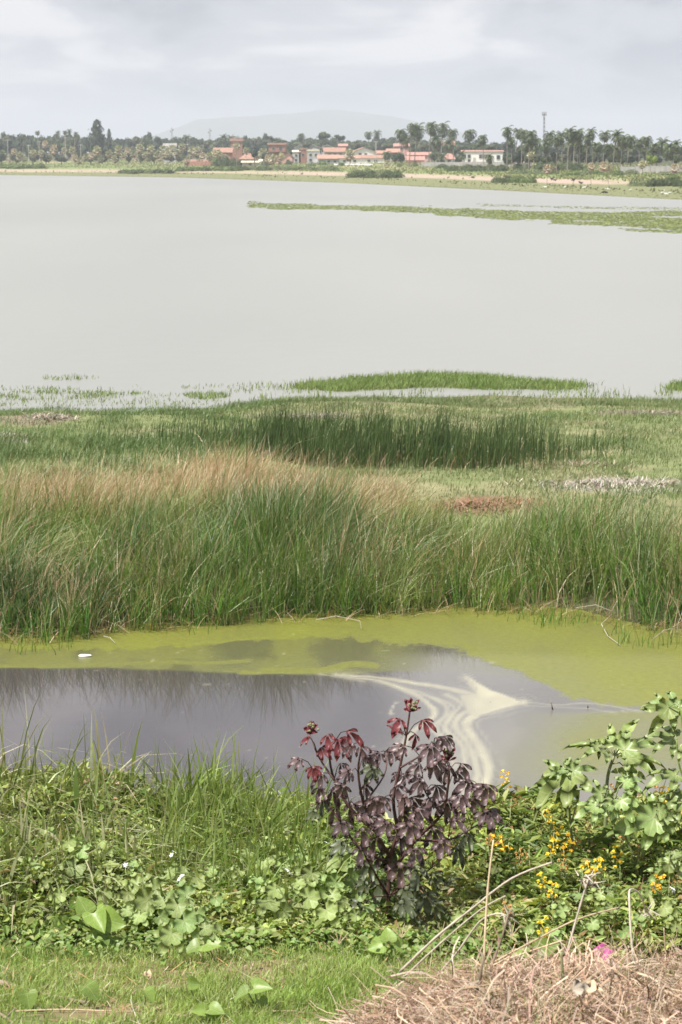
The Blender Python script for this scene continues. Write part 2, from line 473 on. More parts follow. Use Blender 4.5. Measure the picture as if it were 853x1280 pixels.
# ------------------------------------------------------------------ ground sheet
def grid_quads(nr, nc):
    i = np.arange(nr - 1)[:, None] * nc + np.arange(nc - 1)[None, :]
    return np.stack([i, i + 1, i + nc + 1, i + nc], -1).reshape(-1, 4)
def build_ground():
    d = np.concatenate([np.arange(-20, 8, 1.0), np.arange(8, 14, 0.1), np.arange(14, 36, 0.5), np.arange(36, 80, 0.35), np.arange(80, 400, 8.0),
                        np.arange(400, 1900, 7.0), np.geomspace(1900, 16000, 40)])
    u = np.concatenate([np.linspace(-1, -0.21, 14), np.linspace(-0.2, 0.2, 180), np.linspace(0.21, 1, 14)])
    D, U = np.meshgrid(d, u, indexing='ij')
    X = U * (D + 60)
    Z = ground(X, D)
    px = 426.5 + FPX * X / np.maximum(D, 1)
    C = np.zeros(X.shape + (3,))
    def put(mask, c):
        nonlocal C
        m = np.clip(mask, 0, 1)[..., None]
        C = C * (1 - m) + np.asarray(c) * m
    n1, n2 = fbm(X * 0.9, D * 0.9, 41), fbm(X * 0.35, D * 0.35, 51)
    put(np.ones_like(X), (0.12, 0.14, 0.05))
    put((D < 34) * 1.0, (0.075, 0.07, 0.04))
    put((D < 9.9) * 1.0, (0.13, 0.15, 0.06))
    put((D < 9.9) * sstep(0.52, 0.7, fbm(X * 2.2, D * 2.2, 61)), (0.20, 0.15, 0.09))
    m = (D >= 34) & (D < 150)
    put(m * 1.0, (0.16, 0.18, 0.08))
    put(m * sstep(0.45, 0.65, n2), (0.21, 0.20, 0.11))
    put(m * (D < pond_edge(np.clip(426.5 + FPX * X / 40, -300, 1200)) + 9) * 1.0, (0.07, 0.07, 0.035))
    # bare reddish patches and grey litter on the flat between pond and lake
    for (cx, cy, rx, ry, c) in [(600, 631, 75, 12, (0.20, 0.12, 0.075)), (775, 608, 95, 9, (0.34, 0.30, 0.25)), (40, 525, 60, 8, (0.22, 0.18, 0.13)),
                                (10, 548, 40, 7, (0.33, 0.30, 0.25)), (620, 579, 45, 5, (0.33, 0.25, 0.17)), (700, 580, 60, 5, (0.30, 0.24, 0.16)),
                                (800, 516, 70, 4, (0.20, 0.17, 0.12)), (380, 520, 60, 3, (0.2, 0.17, 0.12))]:
        p, r = pix(X, D, Z)
        q = ((p - cx) / rx) ** 2 + ((r - cy) / ry) ** 2 + (n1 - 0.5) * 1.6
        put(m * (1 - sstep(0.6, 1.1, q)), c)
    put(m * (D > 74) * 1.0, (0.16, 0.15, 0.09))
    f = D >= 150
    s = D / shore_d(np.clip(px, -400, 1300))
    w = (fbm(px * 0.012, s * 9, 71) - 0.5)
    put(f * 1.0, (0.30, 0.27, 0.17))
    sc = np.interp(px, [0, 150, 350, 640, 900], [1.15, 1.16, 1.215, 1.245, 1.26]) + 0.06 * w
    put(f * (1 - sstep(-0.045, -0.02, s - sc)), (0.17, 0.18, 0.09))
    put(f * (1 - sstep(1.0, 1.025, s + 0.02 * w)), (0.13, 0.13, 0.07))
    band = sstep(-0.045, -0.025, s - sc) * (1 - sstep(0.025, 0.05, s - sc)) * np.interp(px, [0, 120, 250, 330, 400, 760, 830], [.8, .7, .35, .5, 1, 1, .4])
    put(f * band * np.clip(0.45 + 0.9 * (fbm(px * 0.014, s * 2, 81)), 0, 1), (0.37, 0.285, 0.235))
    put(f * sstep(0.05, 0.12, s - sc + 0.1 * w), (0.17, 0.21, 0.08))
    put(f * sstep(1.34, 1.5, s) * sstep(0.5, 0.62, fbm(px * 0.03, s * 14, 91)), (0.30, 0.27, 0.15))
    put(f * sstep(1.75, 1.9, s), (0.07, 0.08, 0.045))
    V = np.stack([X, D, Z], -1).reshape(-1, 3)
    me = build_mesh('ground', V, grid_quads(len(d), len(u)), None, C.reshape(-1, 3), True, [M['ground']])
    struct(link('ground', me))
build_ground()

# ------------------------------------------------------------------ lake
def water_mat(name, deep, rough, bscale, bstr, stretch, spec=0.5):
    m, nt, out, b = new_mat(name)
    N, L = nt.nodes.new, nt.links.new
    tc = N('ShaderNodeTexCoord')
    mp = N('ShaderNodeMapping')
    mp.inputs['Scale'].default_value = stretch
    L(tc.outputs['Object'], mp.inputs['Vector'])
    n = N('ShaderNodeTexNoise')
    n.inputs['Scale'].default_value = bscale
    n.inputs['Detail'].default_value = 4
    L(mp.outputs[0], n.inputs['Vector'])
    bp = N('ShaderNodeBump')
    bp.inputs['Strength'].default_value = bstr
    bp.inputs['Distance'].default_value = 0.02
    L(n.outputs[0], bp.inputs['Height'])
    L(bp.outputs[0], b.inputs['Normal'])
    b.inputs['Base Color'].default_value = (*deep, 1)
    b.inputs['Roughness'].default_value = rough
    b.inputs['IOR'].default_value = 1.333
    b.inputs['Specular IOR Level'].default_value = spec
    return m, nt, out, b, mp
def build_lake():
    m, nt, out, b, mp = water_mat('lake_water', (0.40, 0.385, 0.33), 0.30, 1.1, 1.0, (1, 0.45, 1))
    N, L = nt.nodes.new, nt.links.new
    n = N('ShaderNodeTexNoise')                    # silty tone of the shallow lake, with wind-streak sheen painted into the colour
    n.inputs['Scale'].default_value = 0.02
    n.inputs['Detail'].default_value = 5
    mp2 = N('ShaderNodeMapping')
    mp2.inputs['Scale'].default_value = (1, 0.25, 1)
    tc = N('ShaderNodeTexCoord')
    L(tc.outputs['Object'], mp2.inputs['Vector'])
    L(mp2.outputs[0], n.inputs['Vector'])
    r = N('ShaderNodeValToRGB')
    r.color_ramp.elements[0].position, r.color_ramp.elements[0].color = 0.3, (0.225, 0.228, 0.21, 1)
    r.color_ramp.elements[1].position, r.color_ramp.elements[1].color = 0.7, (0.285, 0.285, 0.262, 1)
    L(n.outputs[0], r.inputs[0])
    L(r.outputs[0], b.inputs['Base Color'])
    d = np.concatenate([np.arange(66, 130, 4.0), np.geomspace(130, 1300, 40)])
    u = np.linspace(-1, 1, 60)
    D, U = np.meshgrid(d, u, indexing='ij')
    V = np.stack([U * (D + 60), D, np.zeros_like(D)], -1).reshape(-1, 3)
    struct(link('lake_water', build_mesh('lake_water', V, grid_quads(len(d), len(u)), None, None, False, [m])))
build_lake()

# ------------------------------------------------------------------ pond with its algae film and foam
def poly_dist(px, py, pts):
    """Distance in photo pixels to a polyline (rows counted 2.2 times, since the surface is foreshortened) and position along it."""
    best = np.full(px.shape, 1e9)
    along = np.zeros(px.shape)
    n = len(pts) - 1
    for i in range(n):
        (x0, y0), (x1, y1) = pts[i], pts[i + 1]
        dx, dy = x1 - x0, (y1 - y0) * 1.8
        t = np.clip(((px - x0) * dx + (py - y0) * 1.8 * dy) / (dx * dx + dy * dy), 0, 1)
        dist = np.hypot(px - x0 - t * dx, (py - y0) * 1.8 - t * dy)
        along = np.where(dist < best, (i + t) / n, along)
        best = np.minimum(best, dist)
    return best, along
def smooth_line(pts, k=6):
    pts = np.asarray(pts, float)
    out = []
    for i in range(len(pts) - 1):
        p0, p1, p2, p3 = pts[max(i - 1, 0)], pts[i], pts[i + 1], pts[min(i + 2, len(pts) - 1)]
        for t in np.linspace(0, 1, k, endpoint=False):
            out.append(0.5 * (2 * p1 + (p2 - p0) * t + (2 * p0 - 5 * p1 + 4 * p2 - p3) * t * t + (3 * p1 - p0 - 3 * p2 + p3) * t ** 3))
    out.append(pts[-1])
    return [tuple(p) for p in out]
def build_pond():
    x = np.concatenate([np.linspace(-34, -9.2, 20), np.arange(-9, 9.01, 0.04), np.linspace(9.2, 34, 20)])
    y = np.concatenate([np.arange(25.5, 30, 0.25), np.arange(30, 46, 0.06)])
    Y, X = np.meshgrid(y, x, indexing='ij')
    px, py = pix(X, Y, 0.0)
    wx = (fbm(X * 0.7, Y * 0.35, 5) - 0.5) * 26 + (fbm(X * 3, Y * 1.5, 6) - 0.5) * 9
    wy = (fbm(X * 0.6, Y * 0.3, 7) - 0.5) * 11 + (fbm(X * 3, Y * 1.2, 8) - 0.5) * 4
    qx, qy = px + wx * 0.5, py + wy * 0.6
    fine = fbm(X * 5, Y * 2.0, 12, 4)
    mid = fbm(X * 1.2, Y * 0.5, 13, 4)
    # bright algae mat: above this line
    mat_row = np.interp(qx, [-200, 0, 90, 170, 230, 280, 330, 420, 500, 560, 600, 650, 690, 720, 780, 860, 1000],
                        [812, 814, 816, 815, 811, 803, 799, 801, 806, 810, 822, 842, 858, 871, 882, 889, 893])
    matm = 1 - sstep(-5, 4, qy - mat_row + (fine - 0.5) * 14 + (vnoise(X * 14, Y * 7, 77) - .5) * 5)
    film_row = np.interp(qx, [-200, 0, 60, 150, 250, 330, 400, 440, 480, 560, 640, 700, 760, 860, 1000], [835, 836, 837, 836, 841, 843, 842, 842, 838, 840, 846, 858, 872, 880, 890])
    thin = (1 - sstep(-2.0, 2.0, qy - film_row)) * (1 - 0.75 * sstep(430, 560, qx))
    a = np.maximum(matm * (0.85 + 0.3 * (mid - 0.5)), thin * (0.36 + 0.32 * sstep(0.4, 0.7, mid)))
    # streaks along the film's lower edge
    for pts, w, k in [([(-60, 833), (60, 834), (120, 832), (200, 829), (255, 830), (310, 826)], 5, 0.75),
                      ([(330, 838), (400, 836), (440, 829), (470, 831)], 8, 0.8), ([(300, 841), (380, 839), (430, 834)], 5, 0.8),
                      ([(240, 806), (270, 803), (300, 799), (380, 798)], 4, 0.9), ([(-50, 826), (80, 824), (130, 818)], 5, 0.5)]:
        dd, al = poly_dist(qx, qy, smooth_line(pts))
        a = np.maximum(a, k * (1 - sstep(w * 0.5, w * 1.5, dd)))
    # green haze on the right below the seam
    low = sstep(620, 780, qx + 0.8 * (qy - 890)) * sstep(884, 892, qy) * (1 - sstep(930, 1010, qy))
    a = np.maximum(a, low * (0.55 + 0.5 * (mid - 0.4)))
    # grey biofilm: dulls the water without hiding it
    g = sstep(460, 550, qx) * sstep(812, 825, qy) * 0.9
    g = np.maximum(g, sstep(600, 640, qx) * sstep(875, 890, qy) * 0.85)
    # foam and cream scum streams
    f = np.zeros_like(X)
    streams = [([(420, 842), (452, 848), (480, 853), (520, 868), (540, 884), (536, 900), (514, 916), (500, 940)], 4.5, 0.80),
               ([(430, 842), (490, 850), (540, 858), (590, 866)], 4.5, 0.8),
               ([(470, 852), (512, 862), (552, 876), (556, 892), (545, 908), (556, 930), (570, 960)], 4, 0.6),
               ([(560, 868), (574, 880), (562, 896), (560, 912), (578, 936), (584, 965), (580, 1000)], 4.5, 0.72),
               ([(652, 878), (618, 886), (592, 893), (582, 908), (598, 934), (612, 958), (606, 985), (596, 1010)], 7.5, 0.95),
               ([(640, 876), (600, 882), (575, 893), (570, 908), (586, 934), (598, 962), (592, 1000)], 5, 0.75),
               ([(520, 868), (548, 872), (566, 884), (552, 900), (552, 915), (566, 945)], 3, 0.55),
               ([(583, 846), (590, 857), (602, 868)], 5, 0.7), ([(652, 878), (690, 880), (745, 880), (800, 890)], 1.6, 0.4),
               ([(655, 882), (720, 884), (770, 892)], 1.4, 0.35), ([(498, 878), (492, 884), (490, 892)], 1.5, 0.7), ([(400, 842), (430, 846), (455, 852)], 3, 0.5)]
    sx, sy = px + (fbm(X * 2.2, Y * 1.1, 15) - 0.5) * 10, py + (fbm(X * 2.2, Y * 1.1, 16) - 0.5) * 5
    for pts, w, k in streams:
        dd, al = poly_dist(sx, sy, smooth_line(pts))
        ww = w * 0.62 * (0.4 + 1.1 * fbm(al * 9, dd * 0.05, 17))
        f = np.maximum(f, k * (0.72 + 0.5 * (fine - 0.5)) * (1 - sstep(ww * 0.2, ww * 2.2, dd)))
        f = np.maximum(f, 0.36 * k * (1 - sstep(ww, ww * 7.0, dd)) * sstep(0.35, 0.65, fbm(dd * 0.32, al * 3, 18, 4)))
    cream = [(580, 841), (590, 846), (599, 853), (612, 862), (645, 873), (654, 878), (631, 887), (603, 894), (592, 901), (584, 892), (578, 880), (572, 868), (592, 866), (594, 861), (584, 848)]
    cx_, cy_ = px + (fbm(X * 3, Y * 1.5, 25) - 0.5) * 5, py + (fbm(X * 3, Y * 1.5, 26) - 0.5) * 3
    ins = np.zeros(px.shape, bool)
    for i in range(len(cream)):
        (xa, ya), (xb, yb) = cream[i], cream[i - 1]
        ins ^= ((ya > cy_) != (yb > cy_)) & (cx_ < (xb - xa) * (cy_ - ya) / (yb - ya + 1e-9) + xa)
    dd, _ = poly_dist(cx_, cy_, cream + cream[:1])
    f = np.maximum(f, np.where(ins, sstep(-2, 4, dd), 0) * np.interp(px, [570, 600, 630], [0.5, 0.85, 0.95]) * (0.85 + 0.4 * (fine - 0.5)))
    # specks of scum
    sp = vnoise(X * 11, Y * 6, 19)
    f = np.maximum(f, 0.25 * (sp > 0.95) * sstep(0.5, 0.6, mid) * (py < 900))
    f = np.maximum(f, 0.22 * (vnoise(X * 9, Y * 5, 20) > 0.96) * (py > 930) * sstep(0.45, 0.55, fbm(X * 0.8, Y * 0.5, 22)))
    me = build_mesh('pond_water', np.stack([X, Y, np.zeros_like(X)], -1).reshape(-1, 3), grid_quads(len(y), len(x)), None,
                    np.stack([np.clip(a, 0, 1), np.clip(f * 0.86, 0, 1), np.clip(g, 0, 1)], -1).reshape(-1, 3), True)
    m, nt, out, b, mp = water_mat('pond_water', (0.03, 0.03, 0.03), 0.03, 2.0, 0.05, (1, 0.6, 1), 0.6)
    N, L = nt.nodes.new, nt.links.new
    at = N('ShaderNodeAttribute')
    at.attribute_name = 'col'
    se = N('ShaderNodeSeparateColor')
    L(at.outputs['Color'], se.inputs[0])
    nz = N('ShaderNodeTexNoise')
    nz.inputs['Scale'].default_value = 9
    nz.inputs['Detail'].default_value = 6
    nz.inputs['Roughness'].default_value = 0.7
    tc = N('ShaderNodeTexCoord')
    L(tc.outputs['Object'], nz.inputs['Vector'])
    alg = N('ShaderNodeValToRGB')
    alg.color_ramp.elements[0].position, alg.color_ramp.elements[0].color = 0.3, (0.135, 0.15, 0.020, 1)
    alg.color_ramp.elements[1].position, alg.color_ramp.elements[1].color = 0.75, (0.215, 0.225, 0.038, 1)
    L(nz.outputs[0], alg.inputs[0])
    def mix(f, a_, b_):
        x_ = N('ShaderNodeMixRGB')
        for s_, v_ in ((0, f), (1, a_), (2, b_)):
            if isinstance(v_, tuple):
                x_.inputs[s_].default_value = v_
            else:
                L(v_, x_.inputs[s_])
        return x_.outputs[0]
    c = mix(se.outputs['Blue'], (0.062, 0.053, 0.054, 1), (0.145, 0.135, 0.12, 1))
    gr_ = N('ShaderNodeTexNoise')                  # grain of the floating algae: clots and tiny holes
    gr_.inputs['Scale'].default_value = 38
    gr_.inputs['Detail'].default_value = 3
    L(tc.outputs['Object'], gr_.inputs['Vector'])
    gm = N('ShaderNodeMapRange')
    gm.inputs[1].default_value, gm.inputs[2].default_value = 0.36, 0.62
    gm.inputs[3].default_value, gm.inputs[4].default_value = 0.62, 1.12
    L(gr_.outputs[0], gm.inputs[0])
    am = N('ShaderNodeMath')
    am.operation = 'MULTIPLY'
    am.use_clamp = True
    L(se.outputs['Red'], am.inputs[0])
    L(gm.outputs[0], am.inputs[1])
    c = mix(am.outputs[0], c, alg.outputs[0])
    c = mix(se.outputs['Green'], c, (0.44, 0.42, 0.31, 1))
    L(c, b.inputs['Base Color'])
    mxv = N('ShaderNodeMath')
    mxv.operation = 'MAXIMUM'
    L(se.outputs['Red'], mxv.inputs[0])
    L(se.outputs['Green'], mxv.inputs[1])
    rr = N('ShaderNodeMapRange')
    rr.inputs[1].default_value, rr.inputs[2].default_value = 0.1, 0.8
    rr.inputs[3].default_value, rr.inputs[4].default_value = 0.035, 0.42
    L(mxv.outputs[0], rr.inputs[0])
    L(rr.outputs[0], b.inputs['Roughness'])
    rs = N('ShaderNodeMapRange')
    rs.inputs[1].default_value, rs.inputs[2].default_value = 0.1, 0.9
    rs.inputs[3].default_value, rs.inputs[4].default_value = 0.6, 0.18
    L(mxv.outputs[0], rs.inputs[0])
    L(rs.outputs[0], b.inputs['Specular IOR Level'])
    me.materials.append(m)
    struct(link('pond_water', me))
build_pond()

# ------------------------------------------------------------------ far mountain
def build_mountain():
    m = plain_mat('mountain_forest', (0.05, 0.07, 0.04), (0.09, 0.10, 0.06), 0.95, 0.1, 0.004)
    prof_px = [100, 190, 228, 250, 300, 360, 400, 418, 450, 500, 520, 560, 640]
    prof_row = [188, 170, 158, 149, 146, 142, 138, 137, 141, 147, 152, 160, 186]
    u = np.linspace(100, 640, 140)
    r = np.interp(u, prof_px, prof_row) + (fbm(u * 0.06, u * 0, 3) - 0.5) * 2.4
    H = (190 - r) / FPX * 12000 + 4
    rows = []
    for dd, k in ((11000, 0.0), (11250, 0.35), (11500, 0.62), (11800, 0.88), (12000, 1.0), (12500, 0.8), (13500, 0.0)):
        n = (fbm(u * 0.035, u * 0 + dd * 0.01, 5) - 0.5) * 60 * (0.15 < k < 0.9)
        rows.append(np.stack([(u - 426.5) / FPX * 12000, np.full_like(u, dd) + n, np.maximum(H * k, -1)], -1))
    V = np.concatenate(rows)
    struct(link('mountain', build_mesh('mountain', V, grid_quads(7, len(u)), None, None, True, [m])))
build_mountain()

# ------------------------------------------------------------------ haze
def build_haze():
    b = MB()
    b.box(-17500, 17500, -60, 16500, -4.0, 240)
    m = bpy.data.materials.new('haze')
    m.use_nodes = True
    nt = m.node_tree
    nt.nodes.clear()
    out = nt.nodes.new('ShaderNodeOutputMaterial')
    v = nt.nodes.new('ShaderNodeVolumePrincipled')
    v.inputs['Color'].default_value = (0.86, 0.92, 1.0, 1)
    v.inputs['Density'].default_value = HAZE
    v.inputs['Anisotropy'].default_value = 0.0
    nt.links.new(v.outputs[0], out.inputs['Volume'])
    o = link('haze', b.mesh('haze', m))
    o['kind'] = 'stuff'
HAZE = 1.6e-4
build_haze()
# ------------------------------------------------------------------ reeds, rushes and marsh grass between the pond and the lake
GREENS = [(0.050, 0.128, 0.016), (0.076, 0.170, 0.020), (0.105, 0.208, 0.027), (0.145, 0.235, 0.04), (0.18, 0.25, 0.06), (0.23, 0.28, 0.10)]
STRAWS = [(0.50, 0.37, 0.22), (0.60, 0.48, 0.32), (0.42, 0.28, 0.16), (0.38, 0.31, 0.18), (0.56, 0.41, 0.28)]
def emit(name, groups, mat, label, group=None):
    V, Q, C, n = [], [], [], 0
    for v, q, c in groups:
        V.append(v); Q.append(q + n); C.append(c); n += len(v)
    me = build_mesh(name, np.concatenate(V), np.concatenate(Q), None, np.concatenate(C), False, [mat])
    o = link(name, me)
    o['kind'] = 'stuff'
    o['label'] = label
    return o
def scatter(n, x0, x1, y0, y1, rng):
    return lin(x0, x1, rng.random(n)), lin(y0, y1, rng.random(n))
def reed_bed():
    rng = np.random.default_rng(101)
    x, y = scatter(290000, -9.5, 9.5, 37.5, 56, rng)
    # clumped: pull part of the stems to tussock centres
    cx, cy = np.round(x / 0.35 + rng.normal(0, 0.1, len(x))) * 0.35, np.round(y / 0.35) * 0.35
    jx, jy = hash2(np.round(cx / 0.35), np.round(cy / 0.35), 3) - 0.5, hash2(np.round(cx / 0.35), np.round(cy / 0.35), 4) - 0.5
    pull = rng.random(len(x)) * 0.75
    x, y = lin(x, cx + jx * 0.3, pull), lin(y, cy + jy * 0.3, pull)
    px, _ = pix(x, y, 0.3)
    pe = pond_edge(px)
    t = y - pe + (fbm(x * 1.1, y * 0.2, 31) - 0.5) * 1.1
    depth = np.interp(px, [-300, 0, 300, 430, 480, 520, 580, 640, 760, 853, 1200], [13.0, 13, 13.5, 12, 10.0, 6.6, 5.6, 5.2, 5.2, 5.4, 5.4])
    clump = fbm(x * 0.8, y * 0.8, 33)
    patch = fbm(x * 0.45, y * 0.3, 35)
    dens = sstep(0.0, 0.5, t) * (1 - sstep(0.86, 1.05, t / depth)) * np.clip(0.12 + 1.9 * (clump - 0.24), 0.06, 1) * (0.9 - 0.35 * sstep(3, 8, t))
    bare = np.exp(-(((px - 95) / 55) ** 2 + ((t - 2.7) / 1.0) ** 2)) + 0.8 * np.exp(-(((px - 690) / 35) ** 2 + ((t - 0.3) / 0.8) ** 2)) + 0.7 * np.exp(-(((px - 765) / 25) ** 2 + ((t - 0.2) / 0.7) ** 2))
    dens *= 1 - np.clip(bare, 0, 0.9)
    k = rng.random(len(x)) < dens * 0.85
    x, y, px, t, depth, clump, patch = (a[k] for a in (x, y, px, t, depth, clump, patch))
    n = len(x)
    full = np.interp(px, [-300, 0, 200, 420, 520, 640, 760, 853, 1200], [1.45, 1.5, 1.68, 1.75, 1.25, 1.2, 1.55, 1.75, 1.8])
    h = full * (0.55 + 0.45 * sstep(0.0, 2.2, t)) * (0.55 + 0.6 * rng.random(n) ** 1.3) * (0.62 + 0.75 * clump) * (0.72 + 0.56 * fbm(x * 0.4, y * 0.45, 47))
    g = t / depth
    # old dry stems: along the back of the left bed, and through the right bed
    pd = 0.03 + 0.12 * sstep(0.55, 0.75, patch) + 0.97 * sstep(0.47, 0.60, g + (fbm(x * 0.6, y * 0.6, 36) - 0.5) * 0.5) * (1 - sstep(470, 520, px)) * sstep(-80, 60, px) \
        + 0.38 * sstep(0.35, 0.9, g + (patch - .5)) * sstep(640, 700, px) + 0.25 * sstep(815, 850, px)
    pd += 0.55 * np.clip(bare[k], 0, 1)
    dry = rng.random(n) < np.clip(pd, 0, 0.94)
    gi = np.clip((fbm(x * 0.9, y * 0.5, 37) * 8 - 2.4 + rng.normal(0, 1.0, n)), 0, 5).astype(int)
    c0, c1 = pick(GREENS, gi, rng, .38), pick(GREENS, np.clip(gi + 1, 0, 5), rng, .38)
    h = np.where(dry & (g > .4), np.minimum(h, 1.35 + .25 * rng.random(n)), h)
    olive = (sstep(455, 500, px) * (1 - sstep(520, 560, px)) * sstep(0.45, 0.7, g))[:, None]
    c1 = c1 * (1 - olive) + np.array([0.22, 0.20, 0.05]) * olive
    straw = pick(STRAWS, rng.integers(0, 5, n), rng, 0.25)
    c0 = np.where(dry[:, None], straw * 0.7, c0)
    c1 = np.where(dry[:, None], straw, c1)
    pale = ((rng.random(n) < 0.09) & ~dry)[:, None]
    c0, c1 = np.where(pale, np.array([0.24, 0.27, 0.14]), c0), np.where(pale, np.array([0.40, 0.42, 0.25]), c1)
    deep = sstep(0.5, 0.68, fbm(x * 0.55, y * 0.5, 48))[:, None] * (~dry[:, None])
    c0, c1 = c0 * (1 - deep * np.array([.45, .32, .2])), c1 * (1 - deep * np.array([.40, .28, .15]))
    tipd = (rng.random(n) < 0.25)[:, None]
    c1 = np.where(tipd & ~dry[:, None], c1 * 0.5 + straw * 0.5, c1)
    P = np.stack([x, y, np.maximum(ground(x, y), -0.2)], -1)
    wind = (0.12 + 0.55 * (fbm(x * 0.5, y * 0.4, 38) - 0.3)) * (0.35 + 0.65 * sstep(0.5, 4.0, t))
    lodge = sstep(0.62, 0.72, fbm(x * 0.7, y * 0.7, 39)) * sstep(1.5, 3, t)
    lean = np.stack([h * (wind * 0.8 + rng.normal(0, 0.22, n) * (1 + (rng.random(n) < .28) * 1.7) + 0.6 * lodge * np.where(patch > .5, 1, -.6)), h * rng.normal(-0.08, 0.30, n)], -1)
    h = h * (1 - 0.25 * lodge)
    w = 0.008 + 0.011 * rng.random(n) ** 1.5
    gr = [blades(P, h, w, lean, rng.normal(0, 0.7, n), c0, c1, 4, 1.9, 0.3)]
    # stray stems standing out in the algae
    sx, sy = [], []
    for (pxc, row, sp, cnt) in [(652, 775, 8, 14), (685, 781, 12, 26), (700, 778, 16, 26), (668, 770, 14, 20), (735, 780, 18, 14), (790, 803, 12, 16), (768, 792, 8, 10), (815, 808, 14, 14), (40, 815, 24, 16), (240, 792, 12, 8), (60, 812, 30, 16), (840, 806, 14, 18), (615, 768, 14, 14)]:
        for _ in range(cnt):
            q = at_z(rng.normal(pxc, sp), rng.normal(row, 3), 0)
            sx.append(q.x); sy.append(q.y)
    sx, sy = np.array(sx), np.array(sy)
    n = len(sx)
    h = 0.25 + 0.4 * rng.random(n)
    gi = rng.integers(0, 4, n)
    gr.append(blades(np.stack([sx, sy, np.full(n, -0.1)], -1), h, np.full(n, 0.012), np.stack([h * rng.normal(0.1, 0.25, n), h * rng.normal(0, 0.2, n)], -1),
                     rng.normal(0, 0.6, n), pick(GREENS, gi, rng), pick(GREENS, gi + 1, rng), 4))
    # fallen dead stems at the water's edge
    px = rng.uniform(-60, 910, 900)
    e = pond_edge(px)
    yy = e + rng.uniform(0.0, 0.9, 900)
    xx = (px - 426.5) / FPX * 40.5
    h = rng.uniform(0.05, 0.45, 900)
    st = pick(STRAWS, rng.integers(0, 5, 900), rng, 0.3) * 0.8
    gr.append(blades(np.stack([xx, yy, np.maximum(ground(xx, yy), 0.0)], -1), h, np.full(900, 0.012), np.stack([rng.normal(0.1, 0.35, 900), rng.normal(-0.25, 0.2, 900)], -1),
                     rng.normal(0, 0.8, 900), st, st, 4, 1.2))
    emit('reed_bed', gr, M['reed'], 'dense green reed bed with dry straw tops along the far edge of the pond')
reed_bed()

def rush_bed():
    rng = np.random.default_rng(102)
    x, y = scatter(60000, -11, 8.5, 57.5, 64, rng)
    px, row = pix(x, y, 0.3)
    t = (y - 58.3) - (fbm(x * 0.5, y * 0.1, 41) - 0.5) * 2 + np.interp(px, [200, 300, 420, 700, 853], [-3.0, -1.6, 0.3, 0.0, -2])
    clump = fbm(x * 1.2, y * 1.0, 42)
    dens = sstep(0, 0.5, t) * (1 - sstep(3.2, 4.2, t)) * np.interp(px, [120, 250, 340, 560, 640, 700, 790], [0.0, 0.3, 0.9, 0.9, 0.6, 0.3, 0.0]) * np.clip(1.7 * (clump - 0.2), 0.1, 1)
    k = rng.random(len(x)) < dens * 0.72
    x, y, px, clump, t = x[k], y[k], px[k], clump[k], t[k]
    n = len(x)
    h = np.interp(px, [200, 330, 400, 640, 760], [0.75, 1.25, 1.4, 1.3, 0.8]) * (0.45 + 0.72 * rng.random(n)) * (0.55 + 0.75 * clump) * (0.72 + 0.28 * sstep(0, 1.2, t))
    gi = np.clip(rng.normal(0.8, 1.0, n), 0, 4).astype(int)
    dk = [(0.052, 0.092, 0.026), (0.07, 0.112, 0.032), (0.095, 0.135, 0.045), (0.15, 0.18, 0.085), (0.18, 0.165, 0.10)]
    c0, c1 = pick(dk, gi, rng), pick(dk, gi, rng)
    dry = (rng.random(n) < 0.10 + 0.35 * (1 - sstep(0.0, 0.9, t)) * sstep(430, 500, px))[:, None]
    st = pick(STRAWS, rng.integers(0, 5, n), rng) * 0.75
    c0, c1 = np.where(dry, st * 0.8, c0), np.where(dry, st, c1)
    h = np.where(dry[:, 0], h * 0.6, h)
    P = np.stack([x, y, ground(x, y)], -1)
    lean = np.stack([h * rng.normal(0.08, 0.12, n), h * rng.normal(0, 0.12, n)], -1)
    lean[dry[:, 0]] *= 3
    emit('rush_bed', [blades(P, h, 0.013 + 0.01 * rng.random(n), lean, rng.normal(0, 0.7, n), c0, c1, 4, 2.0, 0.25)], M['reed'],
         'dark green rushes standing along the lake shore behind the straw-topped reeds')
rush_bed()

